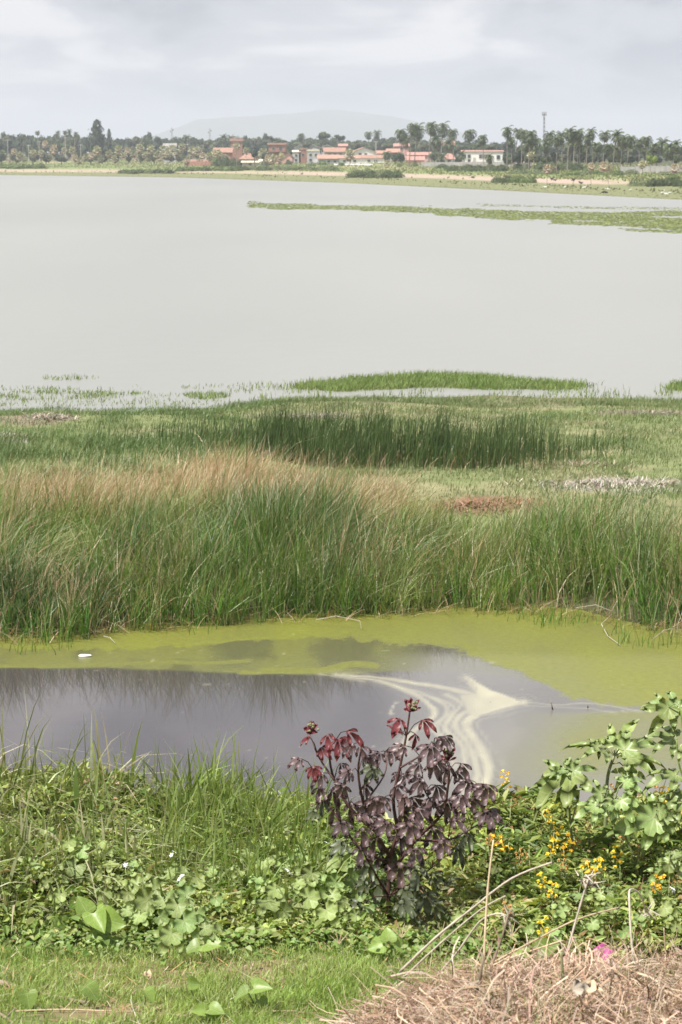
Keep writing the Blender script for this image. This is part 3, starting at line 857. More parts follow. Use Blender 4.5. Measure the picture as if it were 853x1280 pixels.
def meadow():
    rng = np.random.default_rng(103)
    N = 420000
    x = rng.uniform(-15, 15, N)
    y = 44 + 35.5 * rng.random(N) ** 1.1
    px, row = pix(x, y, 0.3)
    k0 = (px > -260) & (px < 1110)
    x, y, px, row = x[k0], y[k0], px[k0], row[k0]
    clump = fbm(x * 0.9, y * 0.7, 51)
    big = fbm(x * 0.22, y * 0.25, 52)
    bare = np.zeros(len(x))
    for (cx, cy, rx, ry, a) in [(600, 631, 80, 12, 0.85), (775, 606, 95, 8, 0.8), (40, 526, 55, 6, 0.7), (10, 548, 40, 6, 0.6), (640, 582, 60, 4, 0.4), (800, 516, 80, 3, 0.6), (380, 522, 60, 3, 0.4), (620, 518, 60, 3, 0.4)]:
        bare = np.maximum(bare, a * np.exp(-(((px - cx) / rx) ** 2 + ((row - cy) / ry) ** 2) ** 2))
    left = 1 - sstep(300, 380, px)
    dens = np.clip(0.30 + 1.6 * (clump - 0.3) + 0.9 * (big - 0.5), 0.08, 1) * (1 - bare) * (1 - sstep(77.0, 79.5, y + (clump - 0.5) * 4))
    dens *= sstep(49, 53, y + sstep(430, 540, px) * 6)
    dens *= ground(x, y) > -0.03
    k = rng.random(len(x)) < dens * 0.62
    x, y, px, row, clump, big, left = (a[k] for a in (x, y, px, row, clump, big, left))
    n = len(x)
    h = (0.07 + 0.15 * rng.random(n)) * (0.5 + 0.9 * clump)
    tall = left * sstep(56, 60, y) * (1 - sstep(63, 67, y)) * sstep(0.35, 0.6, big + 0.2 * clump)
    h = h * (1 + 1.3 * tall)
    pal = [(0.10, 0.16, 0.05), (0.145, 0.195, 0.07), (0.18, 0.22, 0.09), (0.22, 0.24, 0.115), (0.26, 0.25, 0.14), (0.29, 0.265, 0.17)]
    gi = np.clip(0.7 + 3.6 * (fbm(x * 0.4, y * 0.45, 53) - 0.25) + rng.normal(0, 0.9, n) - 1.2 * left * (y > 56), 0, 5).astype(int)
    P = np.stack([x, y, ground(x, y) - 0.01], -1)
    lean = np.stack([h * rng.normal(0.25, 0.35, n), h * rng.normal(0, 0.35, n)], -1)
    c = pick(pal, gi, rng)
    emit('marsh_grass', [blades(P, h, 0.010 + 0.009 * rng.random(n), lean, rng.normal(0, 0.8, n), c * 0.9, c * 1.1, 3, 1.7)], M['reed'],
         'short patchy marsh grass on the flat between the reed bed and the lake')
meadow()

def emergent():
    rng = np.random.default_rng(104)
    pal = [(0.13, 0.21, 0.055), (0.17, 0.25, 0.07), (0.21, 0.28, 0.10), (0.12, 0.185, 0.055)]
    gr = []
    N = 150000
    px, row = rng.uniform(-60, 910, N), rng.uniform(468, 508, N)
    n0 = fbm(px * 0.02, row * 0.12, 61, 4)
    d = np.zeros(N)
    e = ((px - 545) / 200) ** 2 + ((row - 480.5 - 3 * np.sin(px * 0.02)) / 8.5) ** 2 + (n0 - 0.5) * 0.8
    d = np.maximum(d, 1 - sstep(0.75, 1.1, e))
    e = ((px - 50) / 120) ** 2 + ((row - 493) / 9) ** 2 + (n0 - 0.5) * 1.6
    d = np.maximum(d, 0.34 * (0.08 + sstep(0.42, 0.58, fbm(px * 0.025, row * 0.25, 67))) * (1 - sstep(0.6, 1.1, e)))
    e = ((px - 258) / 32) ** 2 + ((row - 495) / 5) ** 2 + (n0 - 0.5) * 1.2
    d = np.maximum(d, 0.6 * (1 - sstep(0.5, 1.1, e)))
    e = ((px - 85) / 40) ** 2 + ((row - 473) / 3) ** 2 + (n0 - 0.5) * 1.2
    d = np.maximum(d, 0.22 * (1 - sstep(0.5, 1.1, e)))
    e = ((px - 872) / 45) ** 2 + ((row - 485) / 6) ** 2 + (n0 - 0.5) * 0.8
    d = np.maximum(d, 0.7 * (1 - sstep(0.6, 1.1, e)))
    e = ((px - 430) / 560) ** 2 + ((row - 492) / 13) ** 2
    d = np.maximum(d, 0.07 * (1 - sstep(0.5, 1.1, e)) * sstep(0.45, 0.62, fbm(px * 0.03, row * 0.2, 63)))
    d = np.maximum(d, 0.07 * sstep(499, 504, row + (n0 - 0.5) * 14))
    k = rng.random(N) < d * 0.62
    px, row, n0 = px[k], row[k], n0[k]
    P = np.array([at_z(a, b, 0.0) for a, b in zip(px, row)])
    n = len(P)
    h = (0.10 + 0.24 * rng.random(n)) * np.interp(px, [280, 360], [0.6, 1])
    gi = np.clip(n0 * 4 + rng.normal(-0.3, 0.8, n), 0, 3).astype(int)
    c = pick(pal, gi, rng)
    P[:, 2] = -0.03
    gr.append(blades(P, h, 0.018 + 0.015 * rng.random(n), np.stack([h * rng.normal(0.12, 0.3, n), h * rng.normal(0, 0.25, n)], -1), rng.normal(0, 0.8, n), c * 0.8 + np.array([0.03, 0.02, 0]), c, 3))
    # green islands far out in the lake
    N = 150000
    px, row = rng.uniform(290, 960, N), rng.uniform(247, 300, N)
    n0, n1 = fbm(px * 0.012, row * 0.28, 65, 4), fbm(px * 0.05, row * 0.8, 66, 3)
    d = np.zeros(N)
    for (pts, hw, a) in [([(312, 256), (400, 258.5), (500, 261), (575, 264), (660, 267), (760, 268), (960, 266)], 3.2, 1.0),
                         ([(540, 264), (620, 269), (700, 272), (780, 275), (853, 277), (960, 279)], 4.2, 1.0),
                         ([(690, 277), (760, 280), (853, 284), (960, 287)], 3.0, 0.8), ([(780, 287), (853, 291), (960, 295)], 1.5, 0.35), ([(600, 256), (700, 259), (853, 261)], 1.5, 0.3)]:
        cen = np.interp(px, [p for p, _ in pts], [r for _, r in pts])
        e = np.abs(row - cen) / hw + (n0 - 0.5) * 1.6 + (n1 - 0.5) * 0.8
        d = np.maximum(d, a * (1 - sstep(0.7, 1.15, e)) * (px > pts[0][0] + 20 * (n1 - 0.5)))
    k = rng.random(N) < d * 0.55
    px, row, n0 = px[k], row[k], n0[k]
    P = np.array([at_z(a, b, 0.0) for a, b in zip(px, row)])
    n = len(P)
    h = 0.03 + 0.06 * rng.random(n)
    c = pick([(0.20, 0.25, 0.085), (0.23, 0.275, 0.10), (0.27, 0.30, 0.13), (0.18, 0.225, 0.08)], np.clip(n0 * 4 + rng.normal(-0.3, 0.8, n), 0, 3).astype(int), rng)
    gr.append(blades(P, h, 0.3 + 0.35 * rng.random(n), np.stack([h * rng.normal(0.1, 0.5, n), h * rng.normal(0, 0.3, n)], -1), rng.normal(0, 0.5, n), c, c, 2))
    emit('emergent_grass', gr, M['grass'], 'bright green grass growing out of the lake shallows')
emergent()

def litter():
    rng = np.random.default_rng(105)
    gr = []
    for (cx, cy, rx, ry, cnt, pal) in [(770, 606, 75, 6, 900, [(0.36, 0.33, 0.29), (0.46, 0.42, 0.37), (0.24, 0.2, 0.17)]), (62, 524, 30, 4.5, 420, [(0.34, 0.29, 0.25), (0.44, 0.40, 0.36), (0.15, 0.11, 0.09)]),
                                       (10, 548, 30, 4, 300, [(0.40, 0.36, 0.31), (0.3, 0.25, 0.2)]), (600, 631, 65, 8, 500, [(0.24, 0.14, 0.09), (0.32, 0.2, 0.13), (0.15, 0.09, 0.06)]),
                                       (385, 521, 60, 2.5, 220, [(0.2, 0.17, 0.15), (0.3, 0.27, 0.22)]), (815, 517, 45, 2.0, 200, [(0.12, 0.10, 0.09), (0.32, 0.29, 0.25)]), (720, 581, 60, 3, 200, [(0.38, 0.33, 0.28), (0.3, 0.24, 0.18)])]:
        P = []
        for _ in range(cnt):
            q = at_z(rng.normal(cx, rx * 0.55), rng.normal(cy, ry * 0.55), 0.3)
            P.append((q.x, q.y, gz(q.x, q.y)))
        n = cnt
        c = pick(pal, rng.integers(0, len(pal), n), rng, 0.3)
        an = rng.uniform(0, 2 * math.pi, n)
        ln = rng.uniform(0.08, 0.4, n)
        gr.append(blades(np.array(P), rng.uniform(0.02, 0.16, n), rng.uniform(0.015, 0.05, n), np.stack([np.cos(an) * ln, np.sin(an) * ln], -1), an + 1.57, c, c, 3, 1.0, 0.2))
    emit('dead_litter', gr, M['dry'], 'grey and rusty dead plant litter lying in patches on the marsh flat')
litter()
# ------------------------------------------------------------------ far bank: houses, walls, poles, trees, palms, bushes, birds
MARKS = [(-200, 'left photo edge'), (68, 'lone left beach palm'), (122, 'tall casuarina'), (181, 'left green mound'), (240, 'red-walled house'), (296, 'red-topped tall house'),
         (346, 'house on pillars'), (392, 'pale flat-topped house'), (455, 'white gabled house'), (522, 'pink house'), (577, 'long white building'), (630, 'white building\'s right end'),
         (679, 'steel mast'), (741, 'twin beach palms'), (803, 'slim beach palm')]
def far_mats():
    M['brick'] = plain_mat('far_brick', (0.26, 0.135, 0.105), (0.34, 0.19, 0.15), 0.9, 0.1, 0.8)
    M['rooftile'] = plain_mat('clay_roof_tiles', (0.29, 0.165, 0.125), (0.38, 0.235, 0.185), 0.85, 0.15, 1.2, obj_var=0.15)
    M['roofpink'] = plain_mat('pink_clay_roof', (0.35, 0.19, 0.16), (0.43, 0.26, 0.225), 0.85, 0.15, 1.0)
    M['roofcream'] = plain_mat('cream_roof_sheet', (0.55, 0.49, 0.38), (0.68, 0.62, 0.50), 0.8, 0.2, 0.8)
    M['wallwhite'] = plain_mat('white_render', (0.72, 0.72, 0.72), (0.80, 0.80, 0.79), 0.85, 0.2, 0.7)
    M['wallgrey'] = plain_mat('grey_render', (0.36, 0.36, 0.38), (0.48, 0.47, 0.48), 0.9, 0.1, 0.6)
    M['wallpink'] = plain_mat('pink_render', (0.55, 0.30, 0.26), (0.64, 0.40, 0.35), 0.9, 0.1, 0.6)
    M['glass'] = plain_mat('dark_pane', (0.03, 0.035, 0.04), (0.06, 0.065, 0.07), 0.15, 0.5, 1)
    M['frame'] = plain_mat('painted_frame', (0.35, 0.33, 0.31), (0.5, 0.48, 0.46), 0.6, 0.3, 3)
    M['concrete'] = plain_mat('block_wall', (0.24, 0.23, 0.23), (0.34, 0.33, 0.32), 0.9, 0.1, 0.5)
    M['pole'] = plain_mat('concrete_pole', (0.40, 0.39, 0.37), (0.52, 0.51, 0.49), 0.85, 0.15, 2)
    M['steel'] = plain_mat('dull_steel', (0.16, 0.15, 0.15), (0.26, 0.25, 0.25), 0.5, 0.5, 2)
far_mats()
def solid(name, mb, m, parent):
    return link(name, mb.mesh(name, M[m]), parent)
WIN_CACHE = {}
def window(parent, x, y, z, w, h):
    key = (round(w, 1), round(h, 1))
    if key not in WIN_CACHE:
        f = MB()
        f.box(-w / 2 - .1, w / 2 + .1, -.10, .06, h / 2, h / 2 + .1); f.box(-w / 2 - .1, w / 2 + .1, -.14, .06, -h / 2 - .1, -h / 2)
        f.box(-w / 2 - .1, -w / 2, -.10, .06, -h / 2, h / 2); f.box(w / 2, w / 2 + .1, -.10, .06, -h / 2, h / 2)
        p = MB()
        p.box(-w / 2, w / 2, -.03, .05, -h / 2, h / 2)
        WIN_CACHE[key] = (f.mesh('window', M['frame']), p.mesh('pane', M['glass']))
    a, b = WIN_CACHE[key]
    wo = link('window', a, parent, (x, y, z))
    link('pane', b, wo)
def house(px0, px1, base, eave, ridge, label, wall='wallwhite', roof='rooftile', gable='side', wins=(), door=None, D=None, depth=None, yaw=0.0, over=0.5, down=0.0, name='house', storeys=1, pillars=False, hip=False):
    """gable 'side': the eave faces the camera; 'front': the gable faces the camera; 'flat'; wins = fractions along the front (and rows)."""
    pc = (px0 + px1) / 2
    if D is None:
        D = min(hit(pc, base).y, 1080)
    L = (px1 - px0) / FPX * D
    depth = depth or max(5.0, min(9.0, L * 0.7))
    zb = at_d(pc, base, D).z
    ze, zr = at_d(pc, eave, D).z, at_d(pc, ridge, D).z
    x = at_d(pc, base, D).x
    zg = gz(x, D)
    z0 = min(zb, zg) - 0.3
    root = thing(name, (x, D, z0), label, 'house')
    root.rotation_euler = (0, 0, yaw)
    H, R = ze - z0, max(zr - z0, ze - z0 + 0.15)
    b = MB()
    h2 = L / 2
    fl = max(H * 0.5, H - 3.0)
    if pillars:
        b.box(-h2, h2, 0, depth, fl, H)
        b.box(-h2 - .4, h2 + .4, -.5, depth, fl - .25, fl - .003)
        for q in (-h2 + .3, 0, h2 - .3):
            b.box(q - .15, q + .15, .1, .4, 0, fl - .253)
        b.box(-h2 + 0.2, h2 - 0.2, depth * .6, depth - .2, 0, fl - .254)
    elif gable == 'front':
        V = [(-h2, 0, 0), (h2, 0, 0), (h2, 0, H), (0, 0, R - .12), (-h2, 0, H)]
        V = V + [(a, depth, c) for a, _, c in V]
        b.add(V, [(0, 1, 2, 4), (6, 5, 9, 7), (1, 6, 7, 2), (5, 0, 4, 9)], [(4, 2, 3), (7, 9, 8)])
    else:
        V = [(-h2, 0, 0), (-h2, depth, 0), (-h2, depth, H), (-h2, depth / 2, R - .12 if not (hip or gable == 'flat') else H + .01), (-h2, 0, H)]
        V = V + [(h2, c, d) for _, c, d in V]
        b.add(V, [(5, 0, 4, 9), (1, 6, 7, 2), (0, 1, 2, 4), (6, 5, 9, 7)], [(4, 2, 3), (7, 9, 8)])
    solid('wall', b, wall, root)
    r = MB()
    th = 0.16
    if gable == 'flat':
        r.box(-h2 - over, h2 + over, -over, depth + over, H + .003, R + .15)
    elif hip:
        V = [(-h2 - over, -over, H - .1), (h2 + over, -over, H - .1), (h2 + over, depth + over, H - .1), (-h2 - over, depth + over, H - .1), (-h2 * .35, depth / 2, R), (h2 * .35, depth / 2, R)]
        r.add(V, [(0, 1, 5, 4), (2, 3, 4, 5), (3, 2, 1, 0)], [(1, 2, 5), (3, 0, 4)])
    elif gable == 'front':
        s = (R - H) / h2
        for sg in (-1, 1):
            a, c = sg * (h2 + over), H - over * s
            V = [(0, -over, R), (a, -over, c), (a, depth + over, c), (0, depth + over, R)]
            V += [(u, v, w_ + th) for u, v, w_ in V]
            r.add(V, [(0, 1, 5, 4), (1, 2, 6, 5), (2, 3, 7, 6), (4, 5, 6, 7), (3, 2, 1, 0)])
    else:
        s = (R - H) / (depth / 2)
        for y0, sg in ((-over, 1), (depth + over, -1)):
            V = [(-h2 - over, y0, H - over * s), (h2 + over, y0, H - over * s), (h2 + over, depth / 2, R), (-h2 - over, depth / 2, R)]
            V += [(u, v, w_ + th) for u, v, w_ in V]
            r.add(V, [(0, 1, 5, 4), (1, 2, 6, 5), (4, 5, 6, 7), (3, 2, 1, 0), (0, 4, 7, 3)])
    solid('roof', r, roof, root)
    for (fx, fz, w, h) in wins:
        window(root, -h2 + fx * L, -.02, fz * H, w, h)
    if door:
        dm = MB()
        dm.box(-.5, .5, -.08, .05, 0, 2.1)
        link('door', dm.mesh('door', M['frame']), root, (-h2 + door * L, 0, 0.3))
    return root
house(289, 303, 201, 176.5, 173.5, 'tall brick house with a red flat top rising above the left trees', 'brick', 'roofpink', 'flat', [(.3, .75, 1.2, 1.2), (.7, .75, 1.2, 1.2)], D=1180, name='brick_house')
house(268, 290, 206, 190, 185, 'brick house with a long low tiled roof left of the tall brick house', 'brick', 'rooftile', 'side', [(.5, .7, 1.2, 1.0)], D=1100, name='brick_house')
house(300, 321, 205.5, 198.5, 191.5, 'grey-walled house under a steep orange hipped roof', 'wallgrey', 'rooftile', 'side', [(.25, .5, 1.1, 1.0), (.7, .5, 1.1, 1.0)], hip=True)
house(303, 323, 207.5, 203, 201.5, 'low grey shed in front of the orange hipped roof house', 'wallgrey', 'roofcream', 'side', [(.5, .55, 1.2, .8)], depth=4, name='shed')
house(336, 357, 200, 181, 179, 'two-storey brick house on open pillars with a clay roof slab', 'brick', 'rooftile', 'flat', [(.72, .8, 1.5, 1.4), (.3, .8, 1.3, 1.2)], pillars=True, D=1120, name='brick_house', yaw=-.1)
house(325, 340, 205.5, 201.5, 199.5, 'small white house beside the beach palms', 'wallwhite', 'roofcream', 'side', [(.5, .5, 1.0, .8)], depth=4)
house(353, 367, 203, 196.5, 191, 'low house with a red gable roof left of the brick and white terrace', 'wallpink', 'rooftile', 'front', [(.5, .5, 1.2, 1.0)])
house(366, 376, 200.5, 190, 188, 'narrow pale house squeezed beside a brick wall', 'wallgrey', 'roofcream', 'side', [(.45, .7, 1.0, 1.1), (.45, .3, 1.0, 1.1)], over=.25)
house(374, 384, 200, 187.5, 185.5, 'narrow bare brick house next to the narrow pale house', 'brick', 'rooftile', 'flat', [(.5, .65, 1.1, 1.1)], over=.2, name='brick_house')
house(384, 399, 200, 189, 187, 'pale two-storey house with a flat cream top', 'wallgrey', 'roofcream', 'flat', [(.3, .7, 1.1, 1.1), (.75, .7, 1.1, 1.1), (.3, .3, 1.1, 1.1)], .72, over=.2)
house(369, 383, 196, 184.5, 181, 'back house with a curved cream roof, left one of three', 'wallgrey', 'roofcream', 'front', [(.5, .8, 1.0, 1.0)], D=1260)
house(384, 400, 196, 184.8, 181, 'back house with a curved cream roof, middle one of three', 'wallgrey', 'roofcream', 'front', [(.5, .8, 1.0, 1.0)], D=1260)
house(402, 417, 196, 184.5, 181, 'back house with a curved cream roof, right one of three', 'wallgrey', 'roofcream', 'front', [(.5, .8, 1.0, 1.0)], D=1260)
house(406, 432, 200, 189.5, 184.8, 'pale house with a broad orange roof and dark windows', 'wallgrey', 'rooftile', 'side', [(.25, .72, 1.4, 1.4), (.5, .72, 1.4, 1.4), (.75, .72, 1.4, 1.4)], .85, yaw=.12)
house(424, 434, 196, 182.5, 180, 'small brick house behind the broad orange roof', 'brick', 'roofpink', 'side', [(.5, .8, 1, 1)], D=1160, name='brick_house')
house(398, 424, 203.5, 198, 193.7, 'long low orange-roofed building with grey walls', 'wallgrey', 'rooftile', 'side', [(.2, .5, 1.1, .8), (.5, .5, 1.1, .8), (.8, .5, 1.1, .8)], D=1035, name='low_building')
house(424, 452, 202.5, 197.6, 194.2, 'long low orange-roofed building in front of the palm stump', 'wallwhite', 'rooftile', 'side', [(.25, .5, 1.1, .8), (.7, .5, 1.1, .8)], D=1035, name='low_building')
house(443, 469, 199.5, 189.3, 184.4, 'white gabled house with an orange roof and two small windows', 'wallwhite', 'rooftile', 'front', [(.28, .72, 1.1, 1.3), (.55, .72, 1.1, 1.3), (.8, .5, 1.1, 1.3)], yaw=.15)
house(453, 481, 202, 197.4, 194, 'long low orange-roofed building below the white gabled house', 'wallwhite', 'rooftile', 'side', [(.3, .5, 1.1, .8), (.6, .5, 1.1, .8)], D=1035, name='low_building')
house(471, 486, 200.5, 191.6, 188.5, 'pinkish house with two dark square windows', 'wallpink', 'rooftile', 'side', [(.22, .68, 1.5, 1.4), (.68, .68, 1.5, 1.4)])
house(484, 499, 201, 190, 186.2, 'bare brick house right of the pinkish house', 'brick', 'rooftile', 'side', [(.8, .4, 1.2, 1.1)], .3, name='brick_house')
house(493, 511, 196, 182.5, 179.5, 'red-brown roofed house half hidden in the trees under the first tall palms', 'wallpink', 'roofpink', 'side', [(.5, .8, 1.2, 1.0)], D=1230)
house(510, 538, 203, 193.6, 190.5, 'pink house with dark windows and an orange roof behind the wall', 'wallpink', 'roofpink', 'side', [(.2, .72, 1.6, 1.3), (.42, .72, 1.6, 1.3), (.66, .72, 1.6, 1.3)], .9)
house(508, 530, 204, 199.5, 195.6, 'low pink-tiled lean-to in front of the pink house', 'wallpink', 'roofpink', 'side', [(.5, .5, 1.1, .7)], depth=4, name='shed')
house(543, 552, 203.5, 199, 196.3, 'tiny pink-roofed house beside a bushy tree', 'wallwhite', 'roofpink', 'front', [(.5, .5, 1, .8)], depth=5)
house(555, 569, 203, 198.5, 191.5, 'white house under a pointed pink roof left of the long white building', 'wallwhite', 'roofpink', 'side', [(.5, .5, 1.1, 1.0)], hip=True)
house(554, 568, 199, 181.2, 177.5, 'upper white house with a red roof among the palms', 'wallwhite', 'roofpink', 'side', [(.3, .85, 1.2, 1.1), (.7, .85, 1.2, 1.1)], D=1180)
house(578, 629, 204, 189.6, 188.2, 'long white two-storey building with a narrow pink roof and a row of small windows', 'wallwhite', 'roofpink', 'side',
      [(f, .62, 1.1, 1.3) for f in (.06, .17, .45, .52, .59, .66)] + [(.88, .55, 1.2, 1.5), (.17, .25, 1.0, 1.2)], .3, depth=10, over=.35, name='long_building')
house(840, 862, 214, 211.5, 208.5, 'low red-roofed hut at the far right beyond the wall', 'wallpink', 'roofpink', 'side', [(.4, .5, .8, .6)], name='hut', over=.3)
house(231, 262, 207, 202, 199.5, 'low red-walled house behind the left fan palms', 'brick', 'rooftile', 'side', [(.3, .5, 1.2, .9), (.7, .5, 1.2, .9)])
house(205, 220, 190, 182.5, 179.5, 'weathered shed roof showing above the left fan palms', 'wallgrey', 'concrete', 'side', [(.5, .6, 1.2, .9)], D=1200, name='shed')

def wall_run(pts, hgt, m, label, name, bay):
    """A boundary wall built of panels between piers."""
    P = [hit(px, row) for px, row in pts]
    root = thing(name, P[0] - Vector((0, 0, .3)), label, 'wall')
    for a, b in zip(P[:-1], P[1:]):
        L = (b - a).length
        n = max(1, int(L / bay))
        dv = (b - a) / L
        for i in range(n):
            p = a + dv * (L * i / n)
            zt = gz(p.x, p.y) - .3
            ln = L / n
            mb = MB()
            mb.box(.18, ln, -.09, .09, 0, hgt)
            o = link('panel', mb.mesh('panel', M[m]), root, (p.x - P[0].x, p.y - P[0].y, zt - P[0].z + .3))
            o.rotation_euler = (0, 0, math.atan2(dv.y, dv.x))
            mb = MB()
            mb.box(-.17, .17, -.16, .16, 0, hgt + .25)
            link('pier', mb.mesh('pier', M[m]), root, (p.x - P[0].x, p.y - P[0].y, zt - P[0].z + .3))
wall_run([(527, 208.3), (580, 208), (640, 208.5)], 1.9, 'concrete', 'long grey block wall in front of the pink and white buildings', 'block_wall', 9)
wall_run([(776, 216.5), (853, 215.8), (890, 215.8)], 2.1, 'concrete', 'grey block wall at the right behind the slim fan palm', 'block_wall', 8)
wall_run([(640, 207.5), (665, 207.5)], 2.0, 'concrete', 'short grey wall stretch right of the long white building', 'block_wall', 8)
wall_run([(418, 206.3), (466, 206.5)], 0.8, 'wallwhite', 'low white wall on the grass in front of the village', 'low_wall', 6)
wall_run([(372, 203.8), (398, 203.8)], 2.0, 'wallgrey', 'pale grey yard wall below the pale two-storey house', 'yard_wall', 6)
wall_run([(236, 207.3), (302, 206.5)], 2.2, 'brick', 'long brick yard wall behind the left fan palms', 'yard_wall', 8)

def pole(px, base, top, label, D=None, r=0.14, lamp=False):
    p = hit(px, base) if D is None else at_d(px, base, D)
    if D:
        p.z = gz(p.x, p.y)
    zt = at_d(px, top, p.y).z - p.z
    root = thing('utility_pole', p, label, 'pole', 'concrete utility poles on the far bank')
    b = MB(); b.tube([(0, 0, -.3), (0, 0, zt)], [r * 1.3, r * .8], 6)
    solid('shaft', b, 'pole', root)
    b = MB(); b.box(-.9, .9, -.06, .06, zt - .55, zt - .4)
    for q in (-.8, -.4, .4, .8):
        b.tube([(q, 0, zt - .4), (q, 0, zt - .15)], .06, 5)
    solid('crossarm', b, 'pole', root)
for px, base, top, lab in [(10.5, 206, 174, 'tallest pale pole at the far left in front of the trees'), (36.5, 206, 181, 'slim pole half hidden among the left fan palms'), (49.5, 203, 176, 'pole rising beside the rusty fan palm on the left'),
                           (82.5, 203, 171, 'pole below the row of distant coconut palms on the left'), (101.5, 206, 180, 'pole just left of the tall casuarina'), (470, 204, 176, 'thin pole standing right of the white gabled house'),
                           (441, 203, 187, 'thin pole at the left corner of the white gabled house')]:
    pole(px, base, top, lab)

def mast(px, base, top, D, label, wide, plat=False):
    p = at_d(px, base, D); p.z = gz(p.x, p.y)
    H = at_d(px, top, D).z - p.z
    root = thing('antenna_mast', p, label, 'mast')
    b = MB()
    for a in range(3):
        c, s = math.cos(a * 2.094) * wide, math.sin(a * 2.094) * wide
        b.tube([(c, s, -.3), (c * .6, s * .6, H)], .07, 4)
    solid('legs' if False else 'lattice_leg', b, 'steel', root)
    b = MB()
    n = int(H / 1.2)
    for i in range(n):
        k0, k1 = 1 - .4 * i / n, 1 - .4 * (i + 1) / n
        for a in range(3):
            e = (a + 1) % 3
            b.tube([(math.cos(a * 2.094) * wide * k0, math.sin(a * 2.094) * wide * k0, H * i / n), (math.cos(e * 2.094) * wide * k1, math.sin(e * 2.094) * wide * k1, H * (i + 1) / n)], .04, 3, cap=False)
    solid('bracing', b, 'steel', root)
    if plat:
        b = MB()
        b.box(-.6, .6, -.5, .5, H - .7, H - .5)
        solid('platform', b, 'steel', root)
        for k, q in enumerate((-.6, -.2, .2, .6)):
            b = MB(); b.box(q - .10, q + .10, -.62, -.52, H - .9, H + .3)
            solid('antenna_panel', b, 'steel', root)
    else:
        b = MB(); b.ball((wide, -.2, H - 1.5), (.5, .2, .5)); b.ball((-wide, -.2, H - 2.6), (.4, .2, .4))
        solid('dish', b, 'steel', root)
mast(679.5, 212, 141, 760, 'tall slender steel mast with a small platform rising above the palms', .36, True)
mast(215, 185, 159.5, 1600, 'left of two faint masts on the wooded ridge', .8)
mast(262.5, 185, 160.5, 1600, 'right of two faint masts on the wooded ridge', .8)

# ---- trees
def crown_mesh(seed, tone, n=520, flat=1.0, conical=False):
    rng = np.random.default_rng(seed)
    k = 9
    lc = rng.normal(0, 1, (k, 3)); lc /= np.linalg.norm(lc, axis=1)[:, None]
    lc *= rng.uniform(.15, .62, (k, 1)); lc[:, 2] *= .8
    lr = rng.uniform(.32, .52, k)
    i = rng.integers(0, k, n)
    d = rng.normal(0, 1, (n, 3)); d /= np.linalg.norm(d, axis=1)[:, None]
    P = lc[i] + d * lr[i][:, None] * rng.uniform(.72, 1.08, (n, 1))
    if conical:
        t = rng.random(n) ** 1.3
        a = rng.uniform(0, 6.283, n)
        r = np.sin(np.pi * (.12 + .86 * t)) ** .7 * rng.uniform(.45, 1.0, n) * (.8 + .3 * np.sin(t * 30 + a * 2)) + .05
        P = np.stack([np.cos(a) * r, np.sin(a) * r, t * 2.2 - 1], -1)
        d = np.stack([np.cos(a), np.sin(a), .3 + 0 * a], -1)
    P[:, 2] *= flat
    u = np.cross(d, rng.normal(0, 1, (n, 3))); u /= np.linalg.norm(u, axis=1)[:, None]
    v = np.cross(d + .5 * rng.normal(0, 1, (n, 3)), u); v /= np.linalg.norm(v, axis=1)[:, None] + 1e-9
    s = rng.uniform(.06, .15, (n, 1))
    V = np.stack([P - u * s, P - v * s * .55 + d * .02, P + u * s, P + v * s * .7], 1).reshape(-1, 3)
    c = np.asarray(tone) * rng.uniform(.6, 1.45, (n, 1)) * (1 + .12 * rng.normal(0, 1, (n, 3)))
    # opaque inner masses keep the crown from being see-through everywhere
    mb = MB()
    mb.add(V, np.arange(n * 4).reshape(-1, 4), c=np.repeat(np.clip(c, .01, 1), 4, 0))
    if conical:
        mb.ball((0, 0, -.35), (.55, .55, .6), 8, 5, np.asarray(tone) * .8, .3, seed)
        mb.ball((0, 0, .3), (.3, .3, .6), 7, 5, np.asarray(tone) * .8, .3, seed)
    else:
        for q in range(k):
            mb.ball(lc[q] * (1, 1, flat), lr[q] * .8, 7, 5, np.asarray(tone) * rng.uniform(.7, 1.1), .35, seed + q)
    return mb.mesh('crown', M['far_leaf'])
TONES = [(0.045, 0.065, 0.03), (0.055, 0.08, 0.035), (0.038, 0.055, 0.032), (0.07, 0.09, 0.04), (0.05, 0.07, 0.04), (0.085, 0.10, 0.05)]
CROWNS = [crown_mesh(300 + i, TONES[i % 6], flat=(.8, 1, .7)[i % 3]) for i in range(9)]
CROWN_CAS = crown_mesh(340, (0.04, 0.055, 0.032), 900, 1.0, True)
CROWN_LIME = crown_mesh(341, (0.16, 0.22, 0.035))
def trunk_mesh():
    b = MB()
    b.tube([(0, 0, -.15), (.02, 0, .3), (-.01, .01, .62)], [.05, .035, .025], 6)
    for a in range(4):
        b.tube([(0, 0, .45), (.16 * math.cos(a * 1.6), .16 * math.sin(a * 1.6), .75)], [.022, .008], 4)
    return b.mesh('trunk', M['wood'])
TRUNK = trunk_mesh()
SIZE_W = ['round', 'broad', 'bushy', 'spreading', 'dense']
def tree(px, top, bot, D, wpx, crown, label, name='broadleaf_tree', group='dark trees of the wood along the far bank'):
    p = at_d(px, 200, D); p.z = gz(p.x, p.y)
    zt, zc = at_d(px, top, D).z, at_d(px, bot, D).z
    H = zt - p.z
    root = thing(name, p, label, 'tree', group)
    t = link('trunk', TRUNK, root); t.scale = (H, H, H)
    c = link('crown', crown, root)
    hz = (zt - max(zc, p.z - .5)) / 2
    c.location = (0, 0, zt - p.z - hz)
    w = wpx / FPX * D / 2
    c.scale = (w, w, hz)
    c.rotation_euler = (0, 0, random.uniform(0, 6.28))
